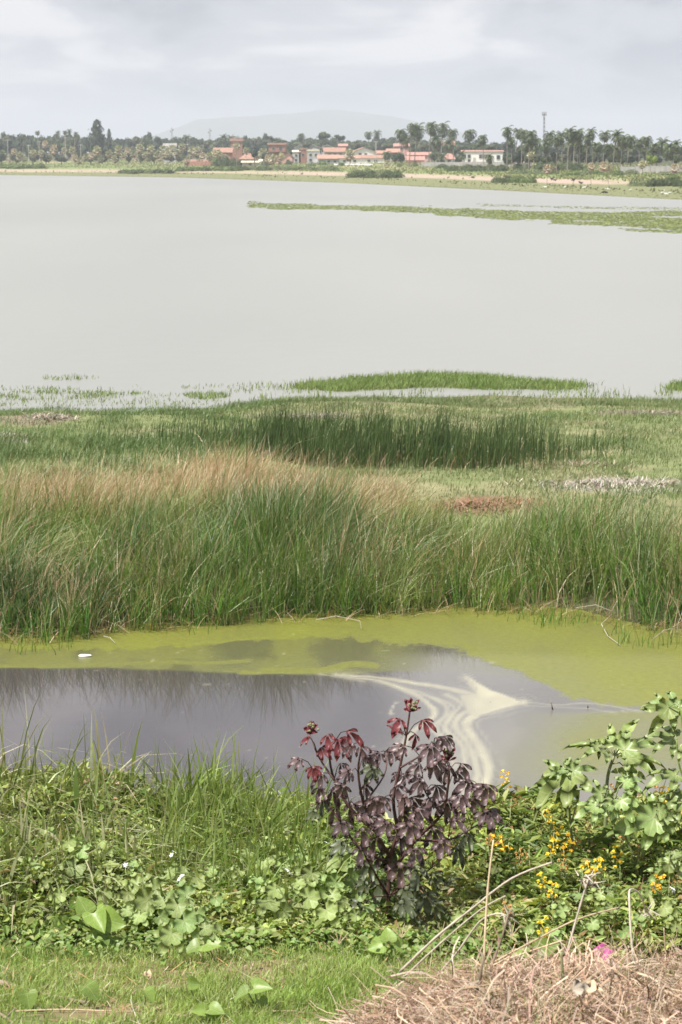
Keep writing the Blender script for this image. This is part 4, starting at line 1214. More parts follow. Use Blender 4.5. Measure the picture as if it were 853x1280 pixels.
TOP_PX = [-60, 0, 20, 55, 75, 100, 122, 142, 155, 175, 195, 210, 225, 243, 262, 290, 310, 340, 365, 380, 405, 420, 432, 455, 480, 500, 520, 540, 570, 600, 640, 700, 760, 820, 853, 920]
TOP_ROW = [163, 163, 163, 164, 163, 164, 166, 170, 168, 162, 164, 166, 169, 166, 169, 166, 165, 166, 170, 170, 165, 168, 170, 170, 168, 166, 168, 172, 174, 174, 176, 178, 178, 180, 182, 183]
def forest():
    L = []
    rr = random.Random(77)
    x = -55
    while x < 915:                                   # skyline row
        L.append((x, np.interp(x, TOP_PX, TOP_ROW) + rr.uniform(-2.5, 1.5), 195, 1500 if x < 520 else 1250, rr.uniform(17, 26)))
        x += rr.uniform(8, 13)
    x = -60
    while x < 915:                                   # second skyline row closes the gaps
        L.append((x, np.interp(x, TOP_PX, TOP_ROW) + rr.uniform(0.3, 3.5), 198, 1440 if x < 520 else 1180, rr.uniform(20, 29)))
        x += rr.uniform(9, 14)
    x = -55
    while x < 915:                                   # middle row
        if not (575 < x < 632):
            L.append((x, np.interp(x, TOP_PX, TOP_ROW) + rr.uniform(7, 13), 202, (1330 if x < 520 else 1080), rr.uniform(15, 24)))
        x += rr.uniform(12, 19)
    x = -50
    while x < 915:                                   # lower row, missing where the village stands
        if not (262 < x < 505 or 505 < x < 640):
            L.append((x, rr.uniform(184, 190) + (1 if x > 640 else 0), 208, (1180 if x < 300 else rr.uniform(740, 860)), rr.uniform(14, 21)))
        x += rr.uniform(14, 22) if x < 300 else rr.uniform(8, 13)
    for q in [(318, 184, 200, 1010, 14), (330, 188, 203, 1000, 11), (375, 186, 196, 1160, 14), (362, 183, 199, 1200, 12), (438, 188, 200, 1000, 10), (462, 181, 192, 1180, 18), (502, 188, 205, 930, 15), (494, 191, 205, 960, 12),
              (543, 186, 205, 960, 16), (549, 183, 203, 1020, 13), (535, 182, 200, 1100, 16), (573, 190, 208, 900, 11), (516, 182, 194, 1120, 18), (590, 178, 190, 1120, 20), (615, 178, 190, 1120, 20), (634, 187, 212, 800, 16),
              (648, 183, 211, 800, 18), (560, 184, 204, 1000, 12), (482, 176, 190, 1200, 16), (446, 176, 190, 1250, 18), (405, 161.5, 178, 1350, 21), (425, 165.5, 178, 1350, 17), (384, 176, 187, 1250, 17), (352, 172, 184, 1300, 19)]:
        L.append(q)
    words = place_words([q[0] for q in L], MARKS)
    for i, q in enumerate(L):
        o, w = words[i]
        tree(*q, CROWNS[rr.randrange(9)], f'dark broadleaf tree crown, {o} rightwards from the {w}')
    tree(122, 154.5, 196, 1290, 25, CROWN_CAS, 'tall dark conical casuarina standing above the left wood', 'casuarina_tree', None)
    tree(815, 190.5, 207, 690, 17, CROWN_LIME, 'bright lime-green bushy tree among the right palms', 'broadleaf_tree', None)
    tree(137, 164, 190, 1330, 9, CROWN_CAS, 'small thin casuarina just right of the tall one', 'casuarina_tree', None)
forest()

# ---- coconut palms
def coconut_crown(seed, droop, n=22):
    rng = np.random.default_rng(seed)
    mb = MB()
    V, T, C = [], [], []
    for f in range(n):
        az = f * 2.399 + rng.uniform(-.3, .3)
        el = lin(1.4, -1.0, (f / n) ** .85) + rng.uniform(-.15, .15)
        L = rng.uniform(.82, 1.1)
        c = np.array((0.075, 0.10, 0.038)) * rng.uniform(.6, 1.4)
        if f > n - 5:
            c = np.array((0.19, 0.15, 0.08)) * rng.uniform(.7, 1.2)
        m = 9
        pts = []
        p = np.zeros(3)
        e = el
        wind = np.array([.06, 0, 0])
        for j in range(m + 1):
            pts.append(p.copy())
            dv = np.array([math.cos(az) * math.cos(e), math.sin(az) * math.cos(e), math.sin(e)]) + wind * j * .35
            dv /= np.linalg.norm(dv)
            p = p + dv * L / m
            e -= droop * (.6 + j * .1) / m * 2
        for j in range(1, m + 1):
            a, b = pts[j - 1], pts[j]
            dv = (b - a) / np.linalg.norm(b - a)
            sd = np.cross(dv, [0, 0, 1]); sd /= np.linalg.norm(sd) + 1e-6
            ll = .36 * math.sin(math.pi * (.12 + .8 * j / m)) ** .7
            for s in (-1, 1):
                tip = a + dv * .6 * ll + sd * s * ll * .75 + np.array([0, 0, -.42 * ll])
                i0 = len(V)
                V += [a, b, tip]
                T.append((i0, i0 + 1, i0 + 2))
                C += [c * rng.uniform(.8, 1.2)] * 3
    mb.add(V, T=T, c=np.array(C))
    for k in range(6):
        mb.ball((.08 * math.cos(k), .08 * math.sin(k), -.09), .045, 5, 4, (.12, .12, .04))
    return mb.mesh('crown', M['frond'])
COCO = [coconut_crown(400 + i, d, n) for i, (d, n) in enumerate([(1.1, 28), (1.4, 30), (.9, 26), (1.25, 32), (1.5, 28)])]
def palm_trunk(bend):
    b = MB()
    t = np.linspace(0, 1, 7)
    b.tube([(bend * q * q, 0, q) for q in t], [.022, .016, .0135, .0125, .012, .0115, .011], 6)
    b.ball((0, 0, 0), (.03, .03, .015), 6, 4)
    return b.mesh('trunk', M['trunk'])
PTR = [palm_trunk(x) for x in (0, .05, -.05, .09)]
def palm(name, px, base, top, D, crown, ctr, csize, label, group, k=0, tr=None):
    p = at_d(px, base, D); p.z = gz(p.x, p.y)
    H = at_d(px, ctr, D).z - p.z
    root = thing(name, p, label, 'palm tree', group)
    kk = tr if tr is not None else random.randrange(4)
    t = link('trunk', PTR[kk], root)
    t.scale = (min(H, 14), min(H, 14), H)
    c = link('crown', crown, root, (((0, .05, -.05, .09)[kk]) * min(H, 14), 0, H))
    s = csize / 2 / FPX * D
    c.scale = (s, s, s * random.uniform(1.0, 1.25))
    c.rotation_euler = (0, 0, random.uniform(-.8, .8))
def coconuts():
    rr = random.Random(5)
    L = [(503, 157), (512, 150), (518.5, 153), (536, 149), (551.5, 151), (567, 157), (587, 157), (605, 165), (634, 156), (644, 157), (652, 159), (661, 159), (671, 168), (687, 160), (696, 166), (703, 162), (709.5, 157), (717, 161),
         (725, 158), (733, 165), (741, 158), (754, 160), (766.5, 160), (776, 165), (784, 166), (799, 169), (808, 166), (818, 174), (826, 170.5), (834, 176), (842, 173), (851, 178), (862, 174), (874, 172), (470, 161), (462, 162),
         (640, 168), (656, 171), (667, 174), (684, 172), (713, 172), (722, 174), (731, 176), (748, 173), (760, 175), (772, 177), (790, 178), (804, 181), (814, 184), (839, 186), (846, 190), (508, 165), (544, 165), (560, 170),
         (278, 167), (287, 168), (232, 167), (378, 164), (596, 176), (72, 162.5), (80.5, 161.5), (89, 160.5), (93, 164), (5, 164), (29, 166), (48, 162), (484, 186), (577, 188), (638, 190), (611, 190.5), (553, 190)]
    words = place_words([q[0] for q in L], MARKS)
    for i, (px, top) in enumerate(L):
        o, w = words[i]
        near = px > 600
        D = rr.uniform(660, 800) if near else rr.uniform(880, 980)
        if px < 480 and top < 180:
            D = 1420
        csz = rr.uniform(20, 27) if near or px > 495 else 15
        if top > 180:
            csz = rr.uniform(15, 19)
        if px < 100:
            csz = 9.5
        r = csz / 2
        ctr = top + r * .72
        palm('coconut_palm', px, 207, top, D, COCO[rr.randrange(5)], ctr, csz, f'feathery coconut palm, {o} rightwards from the {w}', 'coconut palms on the far bank')
coconuts()

# ---- pale fan palms (carnauba) along the beach
def fan_crown(seed, tone, dead):
    rng = np.random.default_rng(seed)
    mb = MB()
    V, T, C = [], [], []
    n = 26
    for f in range(n):
        az = f * 2.399
        el = lin(1.4, -1.0, (f / n)) + rng.uniform(-.15, .15)
        dv = np.array([math.cos(az) * math.cos(el), math.sin(az) * math.cos(el), math.sin(el)])
        base = dv * rng.uniform(.42, .60)
        sd = np.cross(dv, [0, 0, 1]); sd /= np.linalg.norm(sd) + 1e-6
        up = np.cross(sd, dv)
        c = (np.array(tone) if f < n * .68 else np.array(dead)) * rng.uniform(.65, 1.35)
        i0 = len(V)
        V.append(base); C.append(c)
        m = 9
        for j in range(m):
            a = lin(-1.7, 1.7, j / (m - 1))
            r = rng.uniform(.36, .46) * (1 if j % 2 == 0 else .72)
            V.append(base + dv * math.cos(a) * r + sd * math.sin(a) * r + up * (-.12 * abs(math.sin(a))) + np.array([0, 0, -.05]))
            C.append(c * rng.uniform(.85, 1.15))
        T += [(i0, i0 + 1 + j, i0 + 2 + j) for j in range(m - 1)]
        V += [np.zeros(3), base, base + sd * .03]; C += [c * .8] * 3
        T.append((len(V) - 3, len(V) - 2, len(V) - 1))
    mb.add(V, T=T, c=np.array(C))
    mb.ball((0, 0, -.12), (.2, .2, .3), 6, 4, np.asarray(dead) * .6, .3, seed)
    return mb.mesh('crown', M['frond'])
FAN = [fan_crown(500, (0.24, 0.25, 0.15), (0.26, 0.20, 0.13)), fan_crown(501, (0.32, 0.32, 0.21), (0.34, 0.27, 0.19)), fan_crown(502, (0.18, 0.21, 0.10), (0.24, 0.17, 0.10)), fan_crown(503, (0.36, 0.35, 0.25), (0.27, 0.21, 0.15)),
       fan_crown(504, (0.42, 0.35, 0.27), (0.38, 0.29, 0.23)), fan_crown(505, (0.44, 0.42, 0.26), (0.36, 0.33, 0.19))]
FANW = ['olive', 'pale', 'green', 'silvery', 'rusty', 'straw-pale']
def fan_palms():
    rr = random.Random(9)
    L = [(68, 208, 181, 13, 4), (100, 213.5, 197, 10, 0), (57, 203, 176, 10, 4), (42, 208.5, 186, 12, 1), (25, 207, 190, 12, 1), (3, 206, 188, 14, 0), (14, 206, 192, 11, 3), (52, 206, 187, 11, 3), (81, 205, 184, 9, 3), (91, 205, 183, 11, 1),
         (94, 208, 193, 11, 4), (108, 206, 192, 12, 0), (122, 210, 183, 14, 1), (115, 207, 190, 11, 4), (137, 212, 187, 12, 0), (149, 211, 182, 13, 1), (155, 210, 190, 11, 3), (160, 209, 184, 11, 4), (167, 208, 188, 11, 0), (175, 209, 180, 13, 3), (182, 207, 189, 11, 1),
         (189, 207, 181, 14, 1), (197, 209, 188, 13, 0), (205, 207, 182, 14, 3), (210, 210, 187, 12, 1), (216, 205, 181, 13, 3), (222, 206, 187, 11, 0), (228, 206, 179, 12, 1), (234, 212, 196, 11, 0), (241, 204, 183, 15, 1), (247, 206, 183, 13, 3), (254, 206, 190, 12, 4),
         (262, 208, 190, 13, 1), (268, 207, 187, 11, 5), (274, 207, 187, 13, 1), (281, 206, 192, 12, 3), (296, 212, 178, 11, 3), (308, 208, 184, 10, 1), (329, 206, 185, 14, 1), (322, 206, 190, 10, 0), (335, 214, 193, 11, 4), (341, 214.5, 193, 14, 1), (348, 214, 194, 13, 4), (352, 209, 191, 10, 5),
         (437, 207, 186, 17, 3), (484, 207.5, 199, 12, 3), (664, 213, 189, 12, 5), (684, 229.5, 205, 14, 4), (690.5, 225, 205, 11, 0), (739, 231, 203.5, 12, 4), (753.5, 227.5, 202, 15, 4), (760.5, 229.5, 203, 11, 1), (803, 232.5, 200.5, 12, 5), (843, 219, 205, 14, 4), (850, 217, 203, 10, 3),
         (-12, 207, 188, 12, 1), (31, 206, 194, 10, 0), (126, 208, 195, 11, 0), (143, 208, 194, 10, 3), (200, 206, 193, 11, 4), (250, 207, 196, 11, 0), (18, 207, 185, 10, 4), (62, 206, 192, 10, 1), (186, 207, 194, 10, 0), (170, 206, 193, 10, 4)]
    words = place_words([q[0] for q in L], MARKS)
    for i, (px, base, top, cs, k) in enumerate(L):
        p = hit(px, base)
        o, w = words[i]
        palm('fan_palm', px, base, top, p.y, FAN[k], top + cs * .45, cs * 1.05, f'{FANW[k]} mop-crowned fan palm, {o} rightwards from the {w}', 'fan palms along the far beach', tr=0 if px != 753.5 else 1)
fan_palms()

# ---- bushes on the bank
def bush_mesh(seed, tones, n=420):
    rng = np.random.default_rng(seed)
    mb = MB()
    P = rng.normal(0, 1, (n, 3)); P /= np.linalg.norm(P, axis=1)[:, None]
    P[:, 2] = np.abs(P[:, 2])
    bump = .78 + .35 * vnoise(P[:, 0] * 3 + 9, P[:, 1] * 3 + P[:, 2] * 3, seed)
    P = P * bump[:, None] * rng.uniform(.8, 1.05, (n, 1))
    h = rng.uniform(.08, .26, n)
    c = pick(tones, rng.integers(0, len(tones), n), rng, .35)
    V, Q, C = blades(P - np.array([0, 0, .06]), h, rng.uniform(.06, .14, n), rng.normal(0, .07, (n, 2)), rng.uniform(0, 3.14, n), c, c, 2)
    mb.add(V, Q, c=C)
    mb.ball((0, 0, .05), (.8, .8, .78), 10, 6, np.asarray(tones[0]) * .9, .25, seed)
    return mb.mesh('foliage', M['far_leaf'])
BT = [(0.06, 0.085, 0.035), (0.085, 0.11, 0.045), (0.11, 0.14, 0.06)]
BUSH = [bush_mesh(600, BT), bush_mesh(601, BT), bush_mesh(602, [(0.09, 0.13, 0.04), (0.13, 0.17, 0.06), (0.17, 0.20, 0.08)]), bush_mesh(603, [(0.12, 0.15, 0.07), (0.16, 0.19, 0.09), (0.21, 0.23, 0.12)])]
BW = ['dark green', 'dark green', 'fresh green', 'greyish green']
def bush(px, base, top, wpx, k, label, group):
    p = hit(px, base)
    H = at_d(px, top, p.y).z - p.z
    root = thing('bush', p - Vector((0, 0, .1)), label, 'bush', group)
    c = link('foliage', BUSH[k], root)
    w = wpx / 2 / FPX * p.y
    c.scale = (w, min(w, 9), max(H, .5) * 1.05)
    c.rotation_euler = (0, 0, 0 if wpx > 30 else random.uniform(0, 6.28))
    b = MB()
    for a in range(5):
        b.tube([(0, 0, -.2), (math.cos(a * 1.26) * w * .3, math.sin(a * 1.26) * w * .3, H * .6)], [.05, .03], 4)
    link('stem', b.mesh('stem', M['wood']), root)
def bushes():
    rr = random.Random(21)
    # long thicket masses at the waterline: several overlapping bushes each
    S = [(150, 213, 217.6, 210.5, 0), (212, 0, 0, 0, 0)]
    L = []
    for (a, b, base, top, k, step) in [(152, 212, 217.2, 210.6, 0, 11), (437, 499, 222.2, 213.2, 0, 12), (443, 490, 219.8, 211.6, 3, 13), (618, 668, 228.5, 219.2, 2, 11), (790, 860, 233, 222.5, 0, 12), (642, 700, 217.5, 211, 3, 14),
                                       (712, 800, 219, 212, 2, 14), (222, 262, 214, 207.5, 2, 11), (270, 300, 214, 207, 2, 11), (270, 420, 213, 207.5, 3, 15), (562, 640, 214, 206.5, 1, 13), (0, 60, 211, 204, 2, 16)]:
        x = a + step * .4
        while x < b:
            L.append((x, base + rr.uniform(-.5, .4), top + rr.uniform(-.6, 1.2), step * rr.uniform(1.4, 1.9), k if rr.random() < .75 else rr.randrange(4)))
            x += step * rr.uniform(.8, 1.1)
    L += [(282, 208, 195, 14, 0), (270, 207.5, 196, 12, 2), (333, 207, 198, 12, 1), (361, 206, 200, 10, 0), (275, 207.5, 197, 13, 1), (292, 208, 197.5, 12, 1), (300, 207.5, 199, 9, 0), (675, 213, 203, 22, 1), (691, 214, 202, 20, 1), (708, 213, 200.5, 24, 1), (722, 214.5, 203.5, 20, 0), (657, 212.5, 204, 18, 1), (648, 211.5, 203.5, 14, 0), (735, 215, 207, 16, 2), (842, 225, 216.5, 22, 2), (830, 219, 214, 16, 3),
          (553, 210.5, 204.5, 17, 0), (585, 211, 205, 15, 1), (598, 211.5, 205.5, 15, 0), (612, 212, 205, 18, 1), (628, 211.5, 205.5, 16, 0), (427, 207, 202.5, 10, 2), (404, 206.5, 200.5, 12, 2), (390, 208, 204, 12, 3), (520, 208, 203.5, 8, 2), (499, 209, 204, 7, 2)]
    words = place_words([q[0] for q in L], MARKS)
    for i, q in enumerate(L):
        o, w = words[i]
        bush(*q, f'{BW[q[4]]} low bush, {o} bush rightwards from the {w}', 'bushes on the far bank')
bushes()

def far_grass():
    """Rough pasture and waterside sward on the far bank."""
    rng = np.random.default_rng(700)
    N = 60000
    px, s = rng.uniform(-80, 930, N), rng.uniform(1.0, 1.85, N)
    D = shore_d(px) * s
    x = (px - 426.5) / FPX * D
    n0 = fbm(px * .025, s * 9, 61)
    d = np.where(s < 1.15, .2, np.where(s < 1.29, .02, .75)) * np.clip(.3 + 1.8 * (n0 - .3), 0, 1)
    k = rng.random(N) < d
    x, D, s, n0 = x[k], D[k], s[k], n0[k]
    n = len(x)
    h = np.where(s < 1.1, .12, .45) * rng.uniform(.5, 1.4, n)
    c = pick([(0.15, 0.18, 0.07), (0.19, 0.215, 0.085), (0.24, 0.24, 0.12), (0.28, 0.26, 0.15), (0.12, 0.155, 0.06)], np.clip(rng.normal(1.2, 1.1, n) + (n0 - .5) * 3, 0, 4).astype(int), rng, .2)
    low_ = (s < 1.16)[:, None]
    c = np.where(low_, np.array([0.165, 0.175, 0.085]) * rng.uniform(.85, 1.1, (n, 1)), c)
    emit('bank_grass', [blades(np.stack([x, D, ground(x, D)], -1), h, rng.uniform(.25, .7, n), rng.normal(0, .15, (n, 2)), rng.normal(0, .4, n), c, c, 2)], M['far_leaf'], 'rough pale grass covering the far bank below the village')
far_grass()

# ---- birds
def egret_mesh(up):
    b = MB()
    b.ball((0, 0, .42), (.26, .10, .12), 8, 6)
    b.tube([(.20, 0, .46), (.29, 0, .58), (.24, 0, .72), (.29, 0, .86)] if up else [(.2, 0, .45), (.34, 0, .50), (.46, 0, .44)], [.05, .035, .03, .03] if up else [.05, .035, .03], 6)
    e = (.31, 0, .87) if up else (.49, 0, .43)
    b.ball(e, (.06, .035, .035), 6, 4)
    b.tube([e, (e[0] + .16, 0, e[2] - .03)], [.018, .004], 4)
    b.tube([(-.2, 0, .42), (-.36, 0, .34)], [.06, .02], 5)
    return b.mesh('body', M['white'])
EG = [egret_mesh(True), egret_mesh(False)]
def bird_leg(m):
    b = MB(); b.tube([(0, 0, -.03), (.02, 0, .2), (0, 0, .36)], .014, 4)
    b.tube([(0, 0, 0), (.09, 0, 0)], .012, 3)
    return b.mesh('leg', m)
LEG = bird_leg(M['black'])
def vulture_mesh():
    b = MB()
    b.ball((0, 0, .38), (.30, .16, .19), 8, 6)
    b.tube([(.2, 0, .48), (.30, 0, .60), (.36, 0, .64)], [.09, .055, .05], 6)
    b.tube([(.36, 0, .64), (.47, 0, .60)], [.035, .01], 4)
    b.tube([(-.22, 0, .36), (-.45, 0, .22)], [.13, .06], 6)
    return b.mesh('body', M['black'])
VU = vulture_mesh()
def birds():
    for px, row, up, s, yaw, lab in [(682, 236.5, False, 1.0, 2.6, 'white egret feeding on the green shore below the leaning fan palm'), (706.5, 236, True, .8, 0, 'small white egret on the shore between the two beach fan palms'),
                                     (730.5, 237.8, True, 1.2, .3, 'largest white egret standing upright at the shore'), (760, 238.8, False, .9, 3, 'white egret on the green shore under the twin fan palms'),
                                     (788.5, 239.5, True, .8, .4, 'white egret on the shore left of the slim fan palm'), (833, 246, True, 1.1, 2.9, 'white egret at the water edge near the right border'),
                                     (828, 243.5, True, .9, .2, 'white egret just behind the one at the right water edge'), (837.5, 243.4, False, .8, .2, 'rightmost white egret on the green shore'), (91, 216.4, False, 1.0, 0, 'white egret alone on the left shore')]:
        p = hit(px, row, 250, 1100)
        r = thing('egret', p, lab, 'bird', 'white egrets on the far shore')
        r.scale = (s * 1.15,) * 3; r.rotation_euler = (0, 0, yaw)
        link('body', EG[0 if up else 1], r)
        link('leg', LEG, r, (0, .04, 0)); link('leg', LEG, r, (.02, -.04, 0))
    for px, row, s, yaw, lab in [(690.2, 226.2, 1.3, 2.8, 'black bird at the foot of the leaning fan palm on the sand'), (694.5, 226.8, 1.0, .1, 'black bird right beside the one at the palm foot'), (717.2, 227.3, 1.3, .2, 'black bird alone on the middle of the pink sand'),
                                 (725, 229.8, 1.0, 2.7, 'black bird on the sand edge, left of a close pair'), (727.6, 230.5, .9, .3, 'black bird on the sand edge, right of a close pair'), (754.5, 242.6, 1.0, .1, 'dark bird at the waterline, left of two'),
                                 (757.5, 242.8, 1.0, 2.9, 'dark bird at the waterline, right of two'), (591, 223.5, 1.2, .2, 'black bird on the sand in front of the long white building'), (377.8, 218.8, 1.1, 0, 'black bird on the sand below the village'), (506, 214.6, 1.2, 1, 'black bird in the grass below the first tall palms')]:
        p = hit(px, row, 250, 1300)
        r = thing('black_vulture', p, lab, 'bird', 'black birds on the far beach')
        r.scale = (s,) * 3; r.rotation_euler = (0, 0, yaw)
        link('body', VU, r)
        link('leg', LEG, r, (0, .07, -.05)); link('leg', LEG, r, (.02, -.07, -.05))
birds()
# ------------------------------------------------------------------ near bank: canopy of weeds on the slope
def edge_d(px):
    return np.interp(px, [-200, 0, 300, 450, 560, 700, 853, 1000], [9.85, 9.8, 9.7, 9.65, 9.5, 9.3, 9.25, 9.25])
SIL_PX = [-200, 0, 60, 120, 180, 230, 300, 350, 400, 470, 560, 610, 660, 720, 780, 853, 1000]
SIL_ROW = [970, 970, 966, 978, 992, 1008, 1005, 1005, 1012, 1040, 1030, 1005, 1003, 1018, 1010, 995, 985]
D_BACK = 11.4
def canopy(px, d):
    """Height of the top of the weeds at photo column px, distance d."""
    px, d = np.asarray(px, float), np.asarray(d, float)
    e = edge_d(px)
    x = (px - 426.5) / FPX * d * 1.02
    a = PITCH + np.arctan((np.interp(px, SIL_PX, SIL_ROW) - 640) / FPX)
    zt = CAM_Z - D_BACK * np.tan(a)
    s = (d - e) / (D_BACK - e)
    zf = ground(x, e) + 0.06
    z = zf + (zt - zf) * np.clip(s, 0, 1) ** 0.75
    z = z + 0.26 * (fbm(x * 3.0, d * 3.0, 111) - 0.5) * np.clip(s * 4, 0, 1) - 0.13 * np.exp(-(((px - 535) / 50) ** 2)) * np.exp(-(((d - 9.9) / 0.35) ** 2))
    fall = np.interp(d, [D_BACK, 12.5, 15, 24], [0, -0.55, -1.3, -4.6])
    return np.maximum(z + fall, ground(x, d) + 0.05)
def canopy_hit(px, row, lift=0.0):
    x, y, z = ray(px, row)
    D = np.linspace(8.9, 14, 900)
    c = canopy(np.full(900, float(px)), D) + lift
    k = np.argmax(CAM_Z + z / y * D <= c)
    d = float(D[k]) if (CAM_Z + z / y * D <= c).any() else 11.2
    return at_d(px, row, d)
def leaf_strips(P, L, W, tipdir, nrm, c, fold=0.25):
    """Small folded leaves (four faces along a midrib)."""
    n = len(P)
    y = tipdir / np.linalg.norm(tipdir, axis=1)[:, None]
    x = np.cross(y, nrm); x /= np.linalg.norm(x, axis=1)[:, None] + 1e-9
    z = np.cross(x, y)
    L, W = L[:, None], W[:, None]
    V = np.stack([P, P + y * L * .35 + x * W * .5 + z * W * fold, P + y * L * .72 + x * W * .36 + z * W * fold * .6 - z * L * .05, P + y * L - z * L * .16,
                  P + y * L * .72 - x * W * .36 + z * W * fold * .6 - z * L * .05, P + y * L * .35 - x * W * .5 + z * W * fold], 1)
    V = V.reshape(-1, 3)
    b = np.arange(n)[:, None] * 6
    Q = np.concatenate([b + np.array([[0, 1, 2, 3]]), b + np.array([[0, 3, 4, 5]])])
    return V, Q, np.repeat(c, 6, 0)
def undergrowth():
    rng = np.random.default_rng(120)
    pal = {'l': [(0.115, 0.18, 0.035), (0.21, 0.275, 0.065), (0.29, 0.35, 0.10), (0.35, 0.40, 0.15), (0.41, 0.43, 0.22)],
           'r': [(0.10, 0.155, 0.035), (0.19, 0.24, 0.06), (0.27, 0.31, 0.095), (0.33, 0.36, 0.14), (0.38, 0.37, 0.20)]}
    N = 150000
    px = np.concatenate([rng.uniform(-110, 960, 95000), rng.uniform(-620, -110, 24000), rng.uniform(960, 1560, 31000)])
    e = edge_d(px)
    s = rng.random(N) ** 0.9 * 1.2 - 0.02
    d = e + s * (D_BACK - e)
    dep = rng.exponential(0.09, N)
    dark = np.exp(-(((px - 535) / 50) ** 2 + ((s - 0.15) / 0.3) ** 2))
    grassy = np.maximum(0.78 * np.exp(-(((px - 300) / 95) ** 2) ** 2) * sstep(.25, .45, s), 0.62 * (1 - sstep(120, 190, px)) * sstep(.15, .4, s))
    k = (rng.random(N) > grassy) & (rng.random(N) > dark * 0.8) & (rng.random(N) < np.clip(2.6 * (fbm(px * 0.022, d * 5, 121) - 0.27 + 0.10 * sstep(560, 640, px)), 0.10, 1))
    px, d, s, dep = px[k], d[k], s[k], dep[k]
    n = len(px)
    x = (px - 426.5) / FPX * d * 1.02
    z = canopy(px, d) + 0.05 - dep
    P = np.stack([x, d, np.maximum(z, ground(x, d))], -1)
    right = sstep(430, 620, px)
    gi = np.clip((fbm(x * 4, d * 4, 122) * 5 - 0.8 + rng.normal(0, 0.9, n)), 0, 4).astype(int)
    c = np.where((rng.random(n) < right)[:, None], pick(pal['r'], gi, rng, 0.25), pick(pal['l'], gi, rng, 0.25))
    brown = (rng.random(n) < 0.045 + 0.02 * right)[:, None]
    c = np.where(brown, pick([(0.28, 0.19, 0.10), (0.20, 0.12, 0.06), (0.34, 0.27, 0.15)], rng.integers(0, 3, n), rng), c)
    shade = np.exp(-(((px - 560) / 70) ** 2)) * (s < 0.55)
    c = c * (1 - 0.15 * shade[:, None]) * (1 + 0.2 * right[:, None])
    L = np.where(rng.random(n) < 0.25, rng.uniform(.045, .075, n), rng.uniform(.018, .045, n)) * (1 + 0.25 * right)
    W = L * rng.uniform(.26, .62, n) * (1 - .35 * right)
    az = rng.uniform(0, 6.283, n)
    tip = np.stack([np.cos(az), np.sin(az), rng.normal(0.05, 0.5, n)], -1)
    nrm = np.stack([rng.normal(0, .45, n), rng.normal(-.25, .4, n), np.full(n, 1.0)], -1)
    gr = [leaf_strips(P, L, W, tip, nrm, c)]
    # thin upright stems through the mass
    m = 8200
    px = rng.uniform(-620, 1560, m)
    d = edge_d(px) + rng.random(m) * 1.15 * (D_BACK - edge_d(px))
    x = (px - 426.5) / FPX * d * 1.02
    zc = canopy(px, d)
    z0 = np.maximum(ground(x, d), zc - 0.45)
    h = (zc - z0) + rng.normal(0.03, 0.06, m)
    st = pick([(0.16, 0.20, 0.06), (0.30, 0.25, 0.14), (0.22, 0.13, 0.08), (0.36, 0.31, 0.20)], rng.integers(0, 4, m), rng, .3)
    gr.append(blades(np.stack([x, d, z0], -1), np.maximum(h, .05), rng.uniform(.003, .0065, m), rng.normal(0, .12, (m, 2)), rng.normal(0, .5, m), st, st, 4))
    # weeds on the hidden slope down to the water
    m = 9000
    x, d = scatter(m, -6.5, 6.5, 11.5, 26, rng)
    c = pick(pal['l'], rng.integers(0, 5, m), rng)
    hh = rng.uniform(.15, .4, m)
    px = 426.5 + FPX * x / d
    gr.append(blades(np.stack([x, d, ground(x, d)], -1), hh, rng.uniform(.015, .04, m), np.stack([rng.normal(0, .15, m), rng.normal(0, .15, m)], -1), rng.normal(0, .6, m), c, c, 3))
    # solid thatch under the leaves, so that no soil shows through
    V, Q, C, nb = [], [], [], 0
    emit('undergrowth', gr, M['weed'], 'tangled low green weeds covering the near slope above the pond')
undergrowth()

